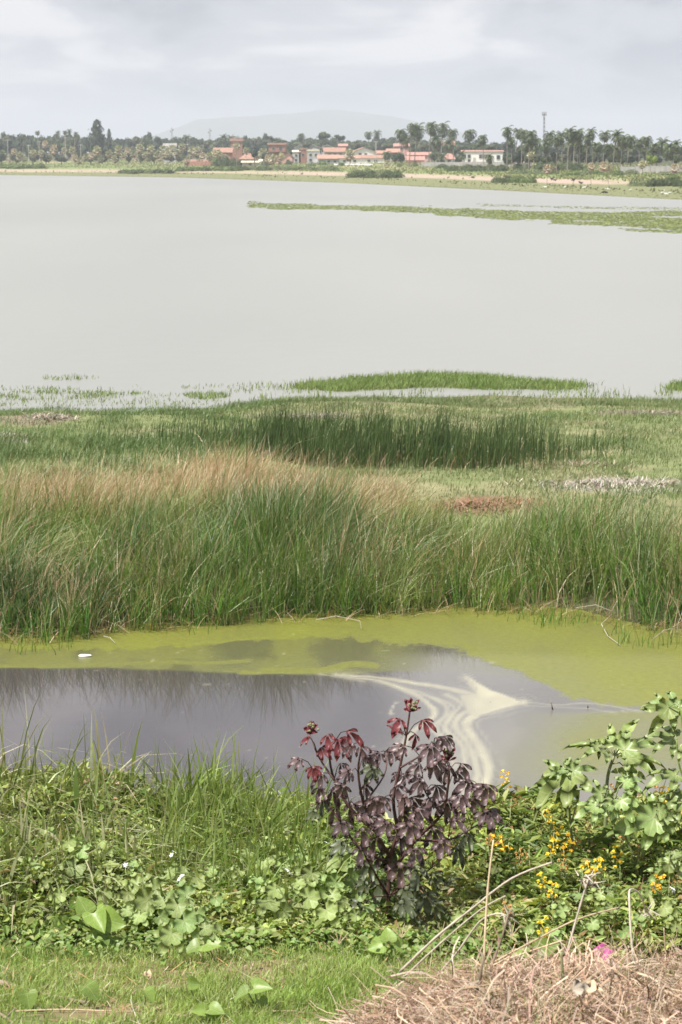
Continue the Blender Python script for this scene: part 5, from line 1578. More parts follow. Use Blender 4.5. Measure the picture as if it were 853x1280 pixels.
def slope_grass():
    rng = np.random.default_rng(130)
    gr = []
    def tuft(n, p0, p1, s0, s1, l0, l1, w0, w1, pal, spread=.5, base=.34):
        px = rng.uniform(p0, p1, n)
        e = edge_d(px)
        d = e + rng.uniform(s0, s1, n) * (D_BACK - e)
        x = (px - 426.5) / FPX * d * 1.02
        z0 = canopy(px, d) - base * rng.uniform(.5, 1.1, n)
        L = rng.uniform(l0, l1, n)
        an = rng.normal(0.0, 1.0, n)
        sp = np.abs(rng.normal(0, spread, n)) + .12
        lean = np.stack([np.sin(an) * sp * L + .10 * L, -np.cos(an) * sp * L * .5], -1)
        gi = rng.integers(0, len(pal), n)
        c = pick(pal, gi, rng, .2)
        gr.append(blades(np.stack([x, d, z0], -1), L * rng.uniform(.75, 1, n), rng.uniform(w0, w1, n) * np.where(rng.random(n) < .3, 1.7, 1.0), lean, rng.normal(0, .6, n), c * .85, c * 1.1, 6, 2.0, .75))
    bright = [(0.16, 0.24, 0.05), (0.22, 0.30, 0.085), (0.28, 0.35, 0.12), (0.32, 0.38, 0.17)]
    pale = [(0.19, 0.25, 0.07), (0.28, 0.34, 0.14), (0.37, 0.40, 0.22), (0.15, 0.21, 0.05), (0.44, 0.42, 0.28)]
    tuft(3300, 188, 408, .30, 1.0, .32, .66, .006, .011, bright, .42)
    tuft(300, 205, 320, .80, 1.0, .50, .76, .009, .014, bright, .22)
    tuft(1500, -620, -90, .20, 1.05, .30, .60, .006, .013, pale, .7)
    tuft(1100, 960, 1560, .2, 1.05, .22, .44, .004, .008, pale, .6)
    tuft(3000, -90, 190, .20, 1.05, .30, .60, .006, .013, pale, .7)
    tuft(900, -90, 190, .1, 1.0, .16, .34, .011, .019, pale, .85, .12)
    tuft(420, 190, 420, .1, .6, .16, .32, .010, .016, bright, .8, .12)
    tuft(150, -60, 160, .85, 1.05, .55, .85, .008, .013, pale, .55)
    tuft(60, 130, 260, .85, 1.0, .45, .72, .005, .009, pale, .7)
    tuft(1100, 400, 960, .2, 1.05, .22, .44, .004, .008, pale, .6)
    tuft(1100, -90, 520, .03, .5, .16, .34, .004, .009, pale, .8, .18)
    tuft(420, -60, 900, .1, 1.0, .22, .5, .003, .006, [(0.42, 0.34, 0.20), (0.50, 0.42, 0.28), (0.32, 0.22, 0.13)], .8)
    # long thin stems lying criss-cross over the tangle
    n = 420
    px = rng.uniform(-90, 420, n)
    e = edge_d(px)
    d = e + rng.uniform(.15, 1.0, n) * (D_BACK - e)
    x = (px - 426.5) / FPX * d * 1.02
    L = rng.uniform(.15, .45, n)
    sg = np.where(rng.random(n) < .5, -1, 1)
    lean = np.stack([sg * L * rng.uniform(.5, 1, n), -L * rng.uniform(-.2, .4, n)], -1)
    c = pick([(0.44, 0.40, 0.26), (0.52, 0.46, 0.33), (0.36, 0.27, 0.18), (0.30, 0.33, 0.16), (0.40, 0.25, 0.20)], rng.integers(0, 5, n), rng)
    gr.append(blades(np.stack([x, d, canopy(px, d) - .02], -1), L * rng.uniform(.15, .7, n), rng.uniform(.003, .006, n), lean, rng.normal(0, .6, n), c, c, 6, 1.3, .4))
    emit('slope_grass', gr, M['weed'], 'long arching bright green grass blades growing through the weeds on the slope')
slope_grass()

# ------------------------------------------------------------------ leaf shapes
def palmate(name, lobes, half_angle, sinus, width, droop, seed, m, obov=False):
    """A leaf with several lobes round the petiole; unit length, tip towards +Y."""
    rng = np.random.default_rng(seed)
    V, Q, T = [(0, 0, 0)], [], []
    def P(a, r, dz=0.0):
        x, y = math.sin(a) * r, math.cos(a) * r
        V.append((x, y, dz - droop * r * r + .04 * math.sin(3 * a + seed) * r))
        return len(V) - 1
    angs = [lin(-half_angle, half_angle, i / (lobes - 1)) for i in range(lobes)]
    step = angs[1] - angs[0]
    s_prev = P(angs[0] - step * .62, sinus * .75)
    first = s_prev
    for i, a in enumerate(angs):
        Lr = lin(1.0, .62, abs(i - (lobes - 1) / 2) / max(1, (lobes - 1) / 2)) * rng.uniform(.9, 1.06)
        w = width * Lr
        def off(r, side, ww, dz):
            x, y = math.sin(a) * r + math.cos(a) * side * ww, math.cos(a) * r - math.sin(a) * side * ww
            rr = math.hypot(x, y)
            V.append((x, y, dz - droop * rr * rr))
            return len(V) - 1
        r1, r2, r3 = lin(sinus, Lr, .18), lin(sinus, Lr, .44), lin(sinus, Lr, .74)
        fold = .10 * w / .2
        k1, k3 = (.42, .82) if obov else (.8, .52)
        if obov:
            r2, r3 = lin(sinus, Lr, .5), lin(sinus, Lr, .82)
        lA, lB, lC = off(r1, -1, w * k1, fold), off(r2, -1, w * rng.uniform(.92, 1.05), fold), off(r3, -1, w * k3, fold * .6)
        rA, rB, rC = off(r1, 1, w * k1, fold), off(r2, 1, w * rng.uniform(.92, 1.05), fold), off(r3, 1, w * k3, fold * .6)
        m1, m2, m3 = off(r1, 0, 0, -fold * .3), off(r2, 0, 0, -fold * .4), off(r3, 0, 0, -fold * .3)
        tip = off(Lr, 0, 0, -.06 * Lr)
        s_next = P(a + step * (.5 if i < lobes - 1 else .62), sinus * (1 if i < lobes - 1 else .75))
        T += [(0, m1, s_prev), (s_prev, m1, lA), (0, s_next, m1), (m1, s_next, rA)]
        Q += [(lA, m1, m2, lB), (lB, m2, m3, lC), (m1, rA, rB, m2), (m2, rB, rC, m3)]
        T += [(lC, m3, tip), (m3, rC, tip)]
        s_prev = s_next
    return build_mesh(name, V, Q, [(a, c, b) for a, b, c in T], None, True, [m])
def heart2(name, m, seed, cup=.18):
    """Heart-shaped leaf: rows of vertices across the blade, folded at the midrib; unit length."""
    prof = [(-.16, .20, .42), (0.0, .0, .50), (.2, 0, .52), (.42, 0, .45), (.64, 0, .31), (.82, 0, .16), (1.0, 0, .0)]
    V, Q = [], []
    cols = 5
    for y, gap, w in prof:
        for c in range(cols):
            u = (c - 2) / 2
            x = u * w
            yy = y + (.16 if (y < 0 and c == 2) else 0) + (-.0 if y >= 0 else .04 * abs(u) ** 3)
            V.append((x, yy, cup * abs(x) - .22 * max(yy, 0) ** 2 + .03 * math.sin(6 * y + seed + u)))
    for r in range(len(prof) - 1):
        for c in range(cols - 1):
            i = r * cols + c
            Q.append((i, i + 1, i + cols + 1, i + cols))
    return build_mesh(name, V, Q, None, None, True, [m])
HEART = [heart2('leaf', M['leaf_heart'], i, .2 + .16 * i) for i in range(3)]
PALE = [palmate('leaf', 5, 1.8, .28, .165, .5, 10 + i, M['leaf_pale']) for i in range(4)]
VINE = [palmate('leaf', 5, 2.0, .36, .20, .5, 20 + i, M['leaf_vine']) for i in range(4)]
PURP = {k: [palmate('leaf', n, a, .08, .165, .5, 30 + 5 * j + i, M[k], True) for i, (n, a) in enumerate(((5, 1.25), (3, .75), (4, 1.0)))] for j, k in enumerate(('leaf_purple', 'leaf_red', 'leaf_dusk'))}
RIGHT, FWD, UP = Vector((1, 0, 0)), Vector((0, _cp, -_sp)), Vector((0, _sp, _cp))
def place_leaf(parent, me, p, size, ang, tilt, rng, name='leaf', away=0.0):
    """Leaf at world point p; ang: where its tip points as seen from the front (degrees, 0 right, 90 up); tilt 0 faces the viewer's side, 1 faces up."""
    n = (Vector((0, -1, .15)) * (1 - tilt) + Vector((0, 0, 1)) * tilt + Vector((rng.gauss(0, .22), rng.gauss(0, .15), rng.gauss(0, .12)))).normalized()
    t = RIGHT * math.cos(math.radians(ang)) + Vector((0, 0, 1)) * math.sin(math.radians(ang)) + Vector((0, 1, 0)) * (away + rng.gauss(0, .2))
    y = (t - n * t.dot(n)).normalized()
    x = y.cross(n)
    R = Matrix((x, y, n)).transposed()
    o = link(name, me, parent)
    o.location = p - parent.location
    o.rotation_euler = R.to_euler()
    o.scale = (size * rng.uniform(.9, 1.12), size, size)
    return o
def PXM(d):                                   # metres per photo pixel at distance d near the ground
    return d * 1.045 / FPX

# ------------------------------------------------------------------ purple-leaved shrub
def purple_shrub():
    rng = random.Random(31)
    D0 = 10.0
    b0 = at_d(482, 1172, 9.85)
    base = Vector((b0.x, b0.y, gz(b0.x, b0.y)))
    root = thing('purple_shrub', base, 'dark purple-leaved shrub with red young tips standing on the slope in front of the pond', 'shrub')
    stems = [([(484, 1178), (486, 1120), (488, 1072), (498, 1040), (505, 1010)], .013, 0), ([(488, 1072), (470, 1040), (455, 1005), (448, 965), (452, 935)], .009, -.12), ([(498, 1040), (492, 1000), (500, 960), (508, 920), (513, 885)], .009, .05),
             ([(490, 1090), (520, 1050), (552, 1018), (560, 985), (562, 962)], .010, -.1), ([(552, 1018), (582, 1004), (603, 990)], .006, -.15), ([(470, 1040), (438, 1010), (418, 975), (412, 940), (420, 925)], .008, .1),
             ([(418, 975), (398, 945), (388, 918)], .005, .12), ([(455, 1005), (480, 970), (484, 945)], .005, .2), ([(488, 1080), (450, 1060), (428, 1030), (408, 1000), (394, 965)], .007, .15), ([(500, 960), (525, 945), (542, 932)], .005, .1),
             ([(520, 1050), (560, 1050), (590, 1035), (612, 1022)], .006, .05), ([(486, 1120), (465, 1085), (452, 1060)], .006, -.2), ([(486, 1120), (520, 1100), (545, 1080)], .006, -.15), ([(552, 1018), (532, 990), (528, 965)], .005, -.05)]
    b = MB()
    tips = []
    for pts, r, dd in stems:
        sl = smooth_line(pts, 4)
        P = [at_d(px, py, D0 + dd * (i / (len(sl) - 1))) - base for i, (px, py) in enumerate(sl)]
        b.tube(P, np.linspace(r, r * .45, len(P)), 6)
        tips += [(px, py, D0 + dd * (i / (len(pts) - 1))) for i, (px, py) in enumerate(pts)]
    L = [(388, 926, 'leaf_red', 26), (376, 952, 'leaf_purple', 26), (392, 962, 'leaf_red', 26), (402, 938, 'leaf_red', 28), (410, 922, 'leaf_red', 30), (422, 928, 'leaf_red', 36), (433, 918, 'leaf_red', 32), (442, 934, 'leaf_purple', 30), (404, 970, 'leaf_purple', 30),
         (398, 988, 'leaf_purple', 30), (425, 958, 'leaf_purple', 34), (450, 936, 'leaf_purple', 30), (457, 948, 'leaf_purple', 30), (440, 968, 'leaf_purple', 34), (476, 944, 'leaf_purple', 32), (487, 938, 'leaf_purple', 30), (430, 984, 'leaf_purple', 34), (455, 984, 'leaf_purple', 34),
         (471, 972, 'leaf_purple', 30), (405, 1004, 'leaf_dusk', 30), (396, 1016, 'leaf_dusk', 28), (440, 1006, 'leaf_purple', 36), (461, 1004, 'leaf_red', 34), (465, 1020, 'leaf_purple', 38), (430, 1030, 'leaf_purple', 34), (452, 1038, 'leaf_purple', 34), (481, 1000, 'leaf_red', 28),
         (496, 985, 'leaf_purple', 32), (502, 970, 'leaf_purple', 30), (506, 936, 'leaf_red', 28), (492, 918, 'leaf_red', 30), (500, 902, 'leaf_red', 30), (528, 904, 'leaf_red', 34), (519, 921, 'leaf_red', 28), (545, 926, 'leaf_purple', 36), (538, 934, 'leaf_purple', 36),
         (556, 924, 'leaf_purple', 34), (553, 948, 'leaf_purple', 30), (524, 958, 'leaf_purple', 32), (544, 956, 'leaf_purple', 28), (515, 972, 'leaf_red', 30), (530, 978, 'leaf_purple', 40), (508, 996, 'leaf_purple', 38), (540, 1000, 'leaf_purple', 36), (500, 1018, 'leaf_purple', 42),
         (521, 1014, 'leaf_purple', 38), (512, 1032, 'leaf_purple', 36), (562, 960, 'leaf_purple', 34), (576, 958, 'leaf_purple', 32), (570, 968, 'leaf_red', 26), (586, 978, 'leaf_purple', 34), (598, 984, 'leaf_purple', 36), (608, 984, 'leaf_purple', 34), (574, 998, 'leaf_purple', 36),
         (558, 1004, 'leaf_purple', 34), (580, 1016, 'leaf_purple', 34), (608, 1016, 'leaf_purple', 36), (614, 1020, 'leaf_purple', 32), (566, 1028, 'leaf_purple', 36), (540, 1038, 'leaf_purple', 34), (498, 1048, 'leaf_purple', 40), (472, 1050, 'leaf_purple', 38), (452, 1062, 'leaf_purple', 36),
         (476, 1070, 'leaf_purple', 40), (520, 1062, 'leaf_purple', 36), (550, 1054, 'leaf_purple', 34), (582, 1044, 'leaf_dusk', 34), (500, 1082, 'leaf_purple', 38), (522, 1086, 'leaf_dusk', 36), (458, 1082, 'leaf_dusk', 36), (540, 1096, 'leaf_dusk', 36), (480, 1104, 'leaf_dusk', 38),
         (508, 1112, 'leaf_dusk', 38), (540, 1132, 'leaf_dusk', 36), (556, 1112, 'leaf_dusk', 32), (500, 1130, 'leaf_dusk', 34), (460, 1106, 'leaf_dusk', 34), (432, 1058, 'leaf_dusk', 34), (420, 1012, 'leaf_purple', 34), (415, 990, 'leaf_purple', 32), (470, 1000, 'leaf_purple', 30),
         (485, 1030, 'leaf_purple', 36), (545, 985, 'leaf_purple', 34), (590, 1000, 'leaf_purple', 30), (515, 1000, 'leaf_purple', 32), (448, 1022, 'leaf_purple', 32), (530, 1120, 'leaf_dusk', 36), (470, 1128, 'leaf_dusk', 34), (452, 1134, 'leaf_dusk', 32), (505, 1152, 'leaf_dusk', 34), (482, 1148, 'leaf_dusk', 34), (466, 1150, 'leaf_dusk', 32), (522, 1156, 'leaf_dusk', 30), (498, 1164, 'leaf_dusk', 30), (490, 1062, 'leaf_dusk', 36), (468, 962, 'leaf_dusk', 30), (570, 1062, 'leaf_dusk', 30)]
    pet = MB()
    for px, py, k, s in L:
        if k == 'leaf_red' and px > 445 and py > 925:
            k = 'leaf_purple'
        q = min(tips, key=lambda t: (t[0] - px) ** 2 + 1.3 * (t[1] - py - 8) ** 2)
        dd = D0 + rng.gauss(-.05, .16)
        p = at_d(px, py - 4, dd)
        a = at_d(q[0], q[1], q[2])
        mid = (a + p) / 2 + Vector((0, 0, .015))
        pet.tube([a - base, mid - base, p - base], [.0028, .0022, .0018], 4, cap=False)
        out = math.degrees(math.atan2(-(py - q[1]), px - q[0]))
        ang = -90 + max(-62, min(62, (px - q[0]) * 1.7)) + rng.gauss(0, 16)
        if k == 'leaf_red' and rng.random() < .08:
            ang = 80 + rng.gauss(0, 25)
        place_leaf(root, rng.choice(PURP[k]), p, s * PXM(dd) * rng.uniform(.70, .98), ang, rng.uniform(.25, .7), rng)
    link('stem', b.mesh('stem', M['stem_purple'], True), root)
    link('petiole', pet.mesh('petiole', M['stem_purple'], True), root)
    for px, py, n in ((514, 884, 5), (387, 912, 4), (560, 945, 3)):            # young furled tips and flower buds
        for i in range(n):
            place_leaf(root, PURP['leaf_red'][1], at_d(px + rng.gauss(0, 1.5), py + 6, D0), 18 * PXM(D0), 90 + rng.gauss(0, 22), .15, rng, 'young_leaf')
        f = MB()
        for i in range(7):
            q = at_d(px + rng.gauss(3, 3), py - 3 + rng.gauss(0, 3), D0) - base
            f.ball(q, .006, 6, 4)
        link('flower_bud', f.mesh('flower_bud', M['stem_green']), root)
purple_shrub()

# ------------------------------------------------------------------ lobed-leaf plants
def lobed_plant(name, label, cat, leaves, stems, meshes, stem_m, d, size_k=1.0, group=None):
    rng = random.Random(len(label) * 7 + len(leaves))
    p0 = at_d(*stems[0][0][0], d)
    base = Vector((p0.x, p0.y, gz(p0.x, p0.y)))
    root = thing(name, base, label, cat, group)
    b = MB()
    first = True
    tips = []
    for pts, r in stems:
        P = [at_d(px, py, d) - base for px, py in smooth_line(pts, 4)]
        if first:
            P[0] = Vector((P[0].x, P[0].y, -.03))
            first = False
        b.tube(P, np.linspace(r, r * .6, len(P)), 6)
        tips += list(smooth_line(pts, 4))
    for q in leaves:
        px, py, s, ang = q[:4]
        tilt = q[4] if len(q) > 4 else rng.uniform(.25, .65)
        t = min(tips, key=lambda t: (t[0] - px) ** 2 + (t[1] - py) ** 2)
        dd = d + rng.gauss(-.05, .08)
        p = at_d(px, py, dd)
        a = at_d(t[0], t[1], d)
        b.tube([a - base, (a + p) / 2 - base + Vector((0, 0, .02)), p - base], [.004, .003, .0025], 5, cap=False)
        place_leaf(root, rng.choice(meshes), p, s * PXM(d) * size_k * .70, ang, tilt + rng.gauss(0, .15), rng)
    link('stem', b.mesh('stem', M[stem_m], True), root)
    return root
GL = 'lobed-leaved plants on the right of the slope'
lobed_plant('lobed_leaf_plant', 'tall plant with a whorl of pale lobed leaves on a thick stem', 'plant',
            [(757, 938, 66, 165, .6), (770, 932, 60, 75, .35), (780, 938, 66, 22, .5), (784, 948, 64, -15, .7), (785, 962, 50, -75, .05), (748, 934, 36, 178, .4)],
            [([(756, 1062), (758, 1010), (760, 970), (768, 945)], .011)], PALE, 'stem_green', 10.9, 1.1, GL)
lobed_plant('lobed_leaf_plant', 'plant with one very large pale leaf drooping left', 'plant',
            [(714, 966, 92, 212, .45), (712, 972, 60, 195, .3), (716, 964, 44, 20, .6), (706, 962, 36, 165, .6)],
            [([(716, 1060), (712, 1010), (711, 968)], .007), ([(714, 1030), (722, 1000), (728, 968)], .004)], PALE, 'stem_green', 10.7, 1.1, GL)
lobed_plant('lobed_leaf_plant', 'big lobed-leaved plant at the right border with leaves hanging over the algae', 'plant',
            [(846, 886, 56, 150, .5), (836, 884, 52, 235, .2), (842, 922, 56, 170, .5), (858, 925, 60, -10, .5), (846, 968, 62, 195, .6), (850, 1000, 60, 190, .5),
             (870, 900, 60, 10, .4), (880, 945, 60, 30, .5)],
            [([(868, 1080), (864, 1010), (858, 950), (852, 885)], .011), ([(862, 985), (850, 960), (846, 925)], .006)], PALE, 'leaf_heart', 10.5, 1.1, GL)
lobed_plant('lobed_leaf_plant', 'low plant with a broad grey-green lobed leaf pointing down among yellow flowers', 'plant',
            [(818, 1022, 78, 205, .35), (822, 1020, 58, -95, .2), (824, 1014, 40, 20, .6), (768, 1002, 50, 200, .4), (776, 1000, 46, -60, .4), (752, 992, 40, 150, .5), (780, 978, 44, 60, .6), (745, 1008, 46, 215, .4)],
            [([(800, 1090), (808, 1050), (816, 1020)], .006), ([(800, 1090), (780, 1040), (768, 1000)], .006)], PALE, 'stem_green', 10.3, 1.1, GL)
lobed_plant('lobed_leaf_plant', 'small bright lobed-leaved plant low at the right border below the yellow flowers', 'plant',
            [(838, 1074, 44, 200, .4), (842, 1068, 44, 20, .5), (836, 1080, 40, -80, .3), (850, 1090, 44, -30, .5), (826, 1088, 36, 215, .5), (752, 1118, 36, 190, .5), (760, 1116, 32, 20, .5)],
            [([(842, 1130), (840, 1100), (838, 1072)], .005), ([(842, 1130), (790, 1130), (757, 1118)], .003)], PALE, 'stem_green', 9.8, 1.0, GL)

def vine(label, spots, stemlines, seed, k=1.0):
    rng = random.Random(seed)
    p0 = canopy_hit(*stemlines[0][0])
    root = thing('lobed_vine', p0, label, 'vine', 'lobed-leaved vines creeping over the slope')
    b = MB()
    for ln in stemlines:
        P = [canopy_hit(px, py, .0) - p0 for px, py in smooth_line(ln, 3)]
        b.tube(P, [.0045] * len(P), 5)
    for px, py, s in spots:
        p = canopy_hit(px, py - s * .2, .10)
        t = canopy_hit(px + rng.uniform(-12, 12), py + 12, -.02)
        b.tube([t - p0, p - p0], [.003, .002], 4, cap=False)
        place_leaf(root, rng.choice(VINE), p, s * PXM(p.y) * rng.uniform(.55, .85) * k, -90 + rng.gauss(0, 65), rng.uniform(.1, .75), rng)
    link('stem', b.mesh('stem', M['stem_green'], True), root)
rv = random.Random(55)
SP = [(105, 1072, 42), (85, 1060, 34), (95, 1090, 40), (125, 1060, 36), (150, 1108, 40), (172, 1112, 36), (160, 1125, 42), (195, 1122, 50), (185, 1135, 46), (205, 1135, 50), (222, 1140, 44), (235, 1128, 44), (245, 1150, 46), (230, 1160, 48), (200, 1155, 44),
      (175, 1152, 40), (160, 1145, 36), (215, 1175, 40), (140, 1085, 34), (118, 1100, 34), (165, 1085, 34), (210, 1098, 36), (245, 1105, 38), (262, 1095, 36), (60, 1110, 36), (75, 1125, 34), (270, 1130, 36), (255, 1168, 38), (100, 1120, 36), (130, 1125, 34), (45, 1085, 32)]
vine('pale lobed-leaved vine sprawling over the weeds at the left of the slope', SP, [[(60, 1150), (120, 1125), (190, 1140), (250, 1160)], [(190, 1140), (150, 1110), (100, 1080)]], 1)
SP = [(310, 1072, 36), (330, 1085, 40), (345, 1120, 44), (335, 1135, 42), (372, 1110, 36), (390, 1100, 42), (412, 1085, 40), (430, 1078, 38), (440, 1105, 38), (420, 1110, 36), (385, 1130, 40), (408, 1145, 40), (360, 1090, 36), (398, 1072, 34), (450, 1125, 36),
      (430, 1135, 36), (445, 1150, 32), (355, 1145, 34), (380, 1075, 34), (322, 1105, 36), (300, 1095, 34), (462, 1140, 32), (340, 1060, 32), (415, 1125, 34)]
vine('bright lobed-leaved vine filling the gap left of the purple shrub', SP, [[(440, 1165), (420, 1120), (370, 1110), (320, 1095)], [(420, 1120), (430, 1085)]], 2)
SP = [(640, 1140, 30), (600, 1110, 28), (620, 1090, 26), (705, 1145, 30), (740, 1160, 30), (690, 1170, 28), (660, 1165, 28), (800, 1150, 30), (780, 1170, 30), (830, 1140, 30), (570, 1150, 26), (720, 1125, 28), (765, 1140, 28), (845, 1165, 32), (810, 1120, 26)]
vine('small-leaved green vine low on the right behind the dry stalks', SP, [[(560, 1170), (640, 1150), (740, 1150), (845, 1160)]], 3)

# ------------------------------------------------------------------ heart-leaved seedlings on the lawn edge
def heart_plant(label, leaves, foot):
    rng = random.Random(leaves[0][0])
    p = hit(foot[0], foot[1], 7, 11)
    root = thing('heart_leaf_seedling', p, label, 'seedling', 'heart-leaved seedlings on the lawn')
    b = MB()
    for px, py, s, ang, tilt in leaves:
        q = at_d(px, py, p.y - .03)
        b.tube([(0, 0, -.02), (q - p) * .5 + Vector((.01, 0, 0)), q - p], [.004, .0032, .0025], 5, cap=False)
        place_leaf(root, rng.choice(HEART), q, s * PXM(p.y) * .72, ang, tilt * .8 + rng.uniform(-.1, .35), rng, 'leaf', -.3)
    link('stem', b.mesh('stem', M['stem_green'], True), root)
heart_plant('largest heart-leaved seedling spreading broad leaves at the left lawn edge', [(48, 1160, 40, 200, .45), (64, 1156, 42, -20, .3), (38, 1168, 36, 215, .5), (80, 1158, 34, 20, .5)], (58, 1186))
heart_plant('heart-leaved seedling with a folded upright pair right of the largest one', [(118, 1142, 42, -60, .25), (128, 1148, 44, -10, .2), (108, 1140, 32, 100, .3), (138, 1172, 38, -120, .3), (128, 1168, 32, 200, .4)], (118, 1192))
heart_plant('heart-leaved seedling under the lobed vine with two small cupped leaves', [(212, 1165, 34, 220, .4), (218, 1160, 34, -40, .3)], (214, 1190))
heart_plant('single flat heart leaf on a thin stalk at the right of the seedlings', [(256, 1180, 36, -10, .6), (250, 1182, 30, 190, .6)], (268, 1204))
heart_plant('single drooping heart leaf left of the lawn middle', [(108, 1232, 34, -30, .35)], (104, 1258))
heart_plant('small grey-green heart leaf on the lawn above the dark stick', [(34, 1242, 30, -80, .3)], (42, 1262))
heart_plant('small upright heart leaf in the middle of the lawn', [(181, 1240, 28, 10, .45)], (176, 1262))
heart_plant('small heart leaf on a dark bent stalk right of the lawn middle', [(236, 1230, 24, 15, .45)], (240, 1258))
heart_plant('low heart-leaved seedling near the bottom of the lawn', [(262, 1262, 30, 20, .5), (256, 1264, 26, 180, .5), (268, 1268, 22, -60, .4)], (262, 1276))
heart_plant('heart-leaved seedling on the lawn just left of the dry grass heap', [(318, 1236, 34, -20, .4), (310, 1240, 28, 190, .4), (324, 1250, 26, -80, .3)], (316, 1264))
heart_plant('round-leaved seedling at the lawn edge under the purple shrub', [(480, 1182, 30, 160, .5), (494, 1182, 30, 20, .5), (486, 1176, 26, 90, .3)], (488, 1204))
heart_plant('heart-leaved seedling half hidden behind the dry grass heap on the right', [(672, 1188, 40, 30, .4), (660, 1192, 36, 190, .4), (690, 1190, 30, 0, .5)], (675, 1215))

# ------------------------------------------------------------------ yellow-flowered weeds
def blossom_mesh(seed, m1, m2):
    rng = np.random.default_rng(seed)
    mb = MB()
    for i in range(7):
        a = i * 2.4
        z = .004 + .011 * i
        dv = np.array([math.cos(a), math.sin(a), rng.uniform(-.1, .35)])
        dv /= np.linalg.norm(dv)
        P = np.array([0, 0, z]) + dv * .012
        n = 3
        for q in range(n):                    # standard petal and two wings
            rot = (q - 1) * .8
            d2 = np.array([dv[0] * math.cos(rot) - dv[1] * math.sin(rot), dv[0] * math.sin(rot) + dv[1] * math.cos(rot), dv[2] + (.6 if q == 1 else 0)])
            V, Q, C = leaf_strips(P[None], np.array([.017]), np.array([.015]), d2[None], np.array([[0, .2, 1.0]]), np.zeros((1, 3)), .35)
            mb.add(V, Q)
        mb.tube([(0, 0, z - .004), P], [.0012, .0012], 3, cap=False)
    return mb.mesh('flower', m1)
BLOS = [blossom_mesh(i, M['petal_y'], None) for i in range(3)] + [blossom_mesh(7, M['petal_o'], None)]
def sprig_mesh(seed):
    rng = np.random.default_rng(seed)
    n = 42
    z = rng.uniform(.05, .95, n)
    az = rng.uniform(0, 6.283, n)
    r = .06 * (1 - z * .6)
    P = np.stack([np.cos(az) * r * .3, np.sin(az) * r * .3, z * .42], -1)
    tip = np.stack([np.cos(az), np.sin(az), rng.uniform(.1, .7, n)], -1)
    L = rng.uniform(.03, .055, n)
    V, Q, C = leaf_strips(P, L, L * .32, tip, np.stack([0 * z, 0 * z, 1 + 0 * z], -1), pick([(0.14, 0.20, 0.05), (0.20, 0.25, 0.075), (0.25, 0.29, 0.10)], rng.integers(0, 3, n), rng))
    return build_mesh('foliage', V, Q, None, C, False, [M['weed']])
SPRIG = [sprig_mesh(i) for i in range(4)]
def flowers():
    rng = random.Random(17)
    L = [(634, 975, 0), (690, 1020, 0), (693, 1042, 0), (636, 1055, 0), (662, 1063, 1), (689, 1060, 0), (705, 1058, 0), (650, 1072, 1), (763, 985, 1), (836, 998, 0), (850, 1010, 0), (737, 1030, 1), (776, 1028, 1), (779, 1044, 1), (826, 982, 1), (755, 1078, 0), (748, 1088, 0),
         (730, 1090, 1), (680, 1098, 0), (691, 1110, 0), (708, 1078, 1), (820, 1102, 0), (838, 1098, 1), (776, 1074, 0), (636, 1132, 1), (681, 1160, 0), (610, 1048, 1), (640, 1000, 1), (720, 1050, 1), (800, 1060, 1)]
    rows = {'upper': [q for q in L if q[1] < 1035], 'middle': [q for q in L if 1035 <= q[1] < 1075], 'lower': [q for q in L if q[1] >= 1075]}
    for rw, qs in rows.items():
        for i, (px, py, f) in enumerate(sorted(qs)):
            p = canopy_hit(px, py, .13)
            zt = p.z
            x, y = p.x, p.y + .02
            z0 = max(gz(x, y), zt - .42)
            root = thing('yellow_flower_weed', (x, y, z0), f'{"faded orange" if f else "bright yellow"} flowering weed, {ORD[i]} from left in the {rw} row right of the shrub', 'flower', 'yellow-flowered weeds on the right slope')
            h = zt - z0
            b = MB(); b.tube([(0, 0, 0), (rng.gauss(0, .01), rng.gauss(0, .01), h * .5), (0, 0, h)], [.0035, .003, .002], 5)
            link('stem', b.mesh('stem', M['stem_green'], True), root)
            s = link('foliage', SPRIG[rng.randrange(4)], root)
            s.scale = (1.2, 1.2, h / .42 * .95); s.rotation_euler = (0, 0, rng.uniform(0, 6.28))
            o = link('flower', BLOS[3] if f else BLOS[rng.randrange(3)], root, (0, 0, h - .05))
            k = rng.uniform(.8, 1.2) * (.8 if f else 1)
            o.scale = (k, k, k * 1.1); o.rotation_euler = (rng.gauss(0, .3), rng.gauss(0, .3), rng.uniform(0, 6.28))
flowers()
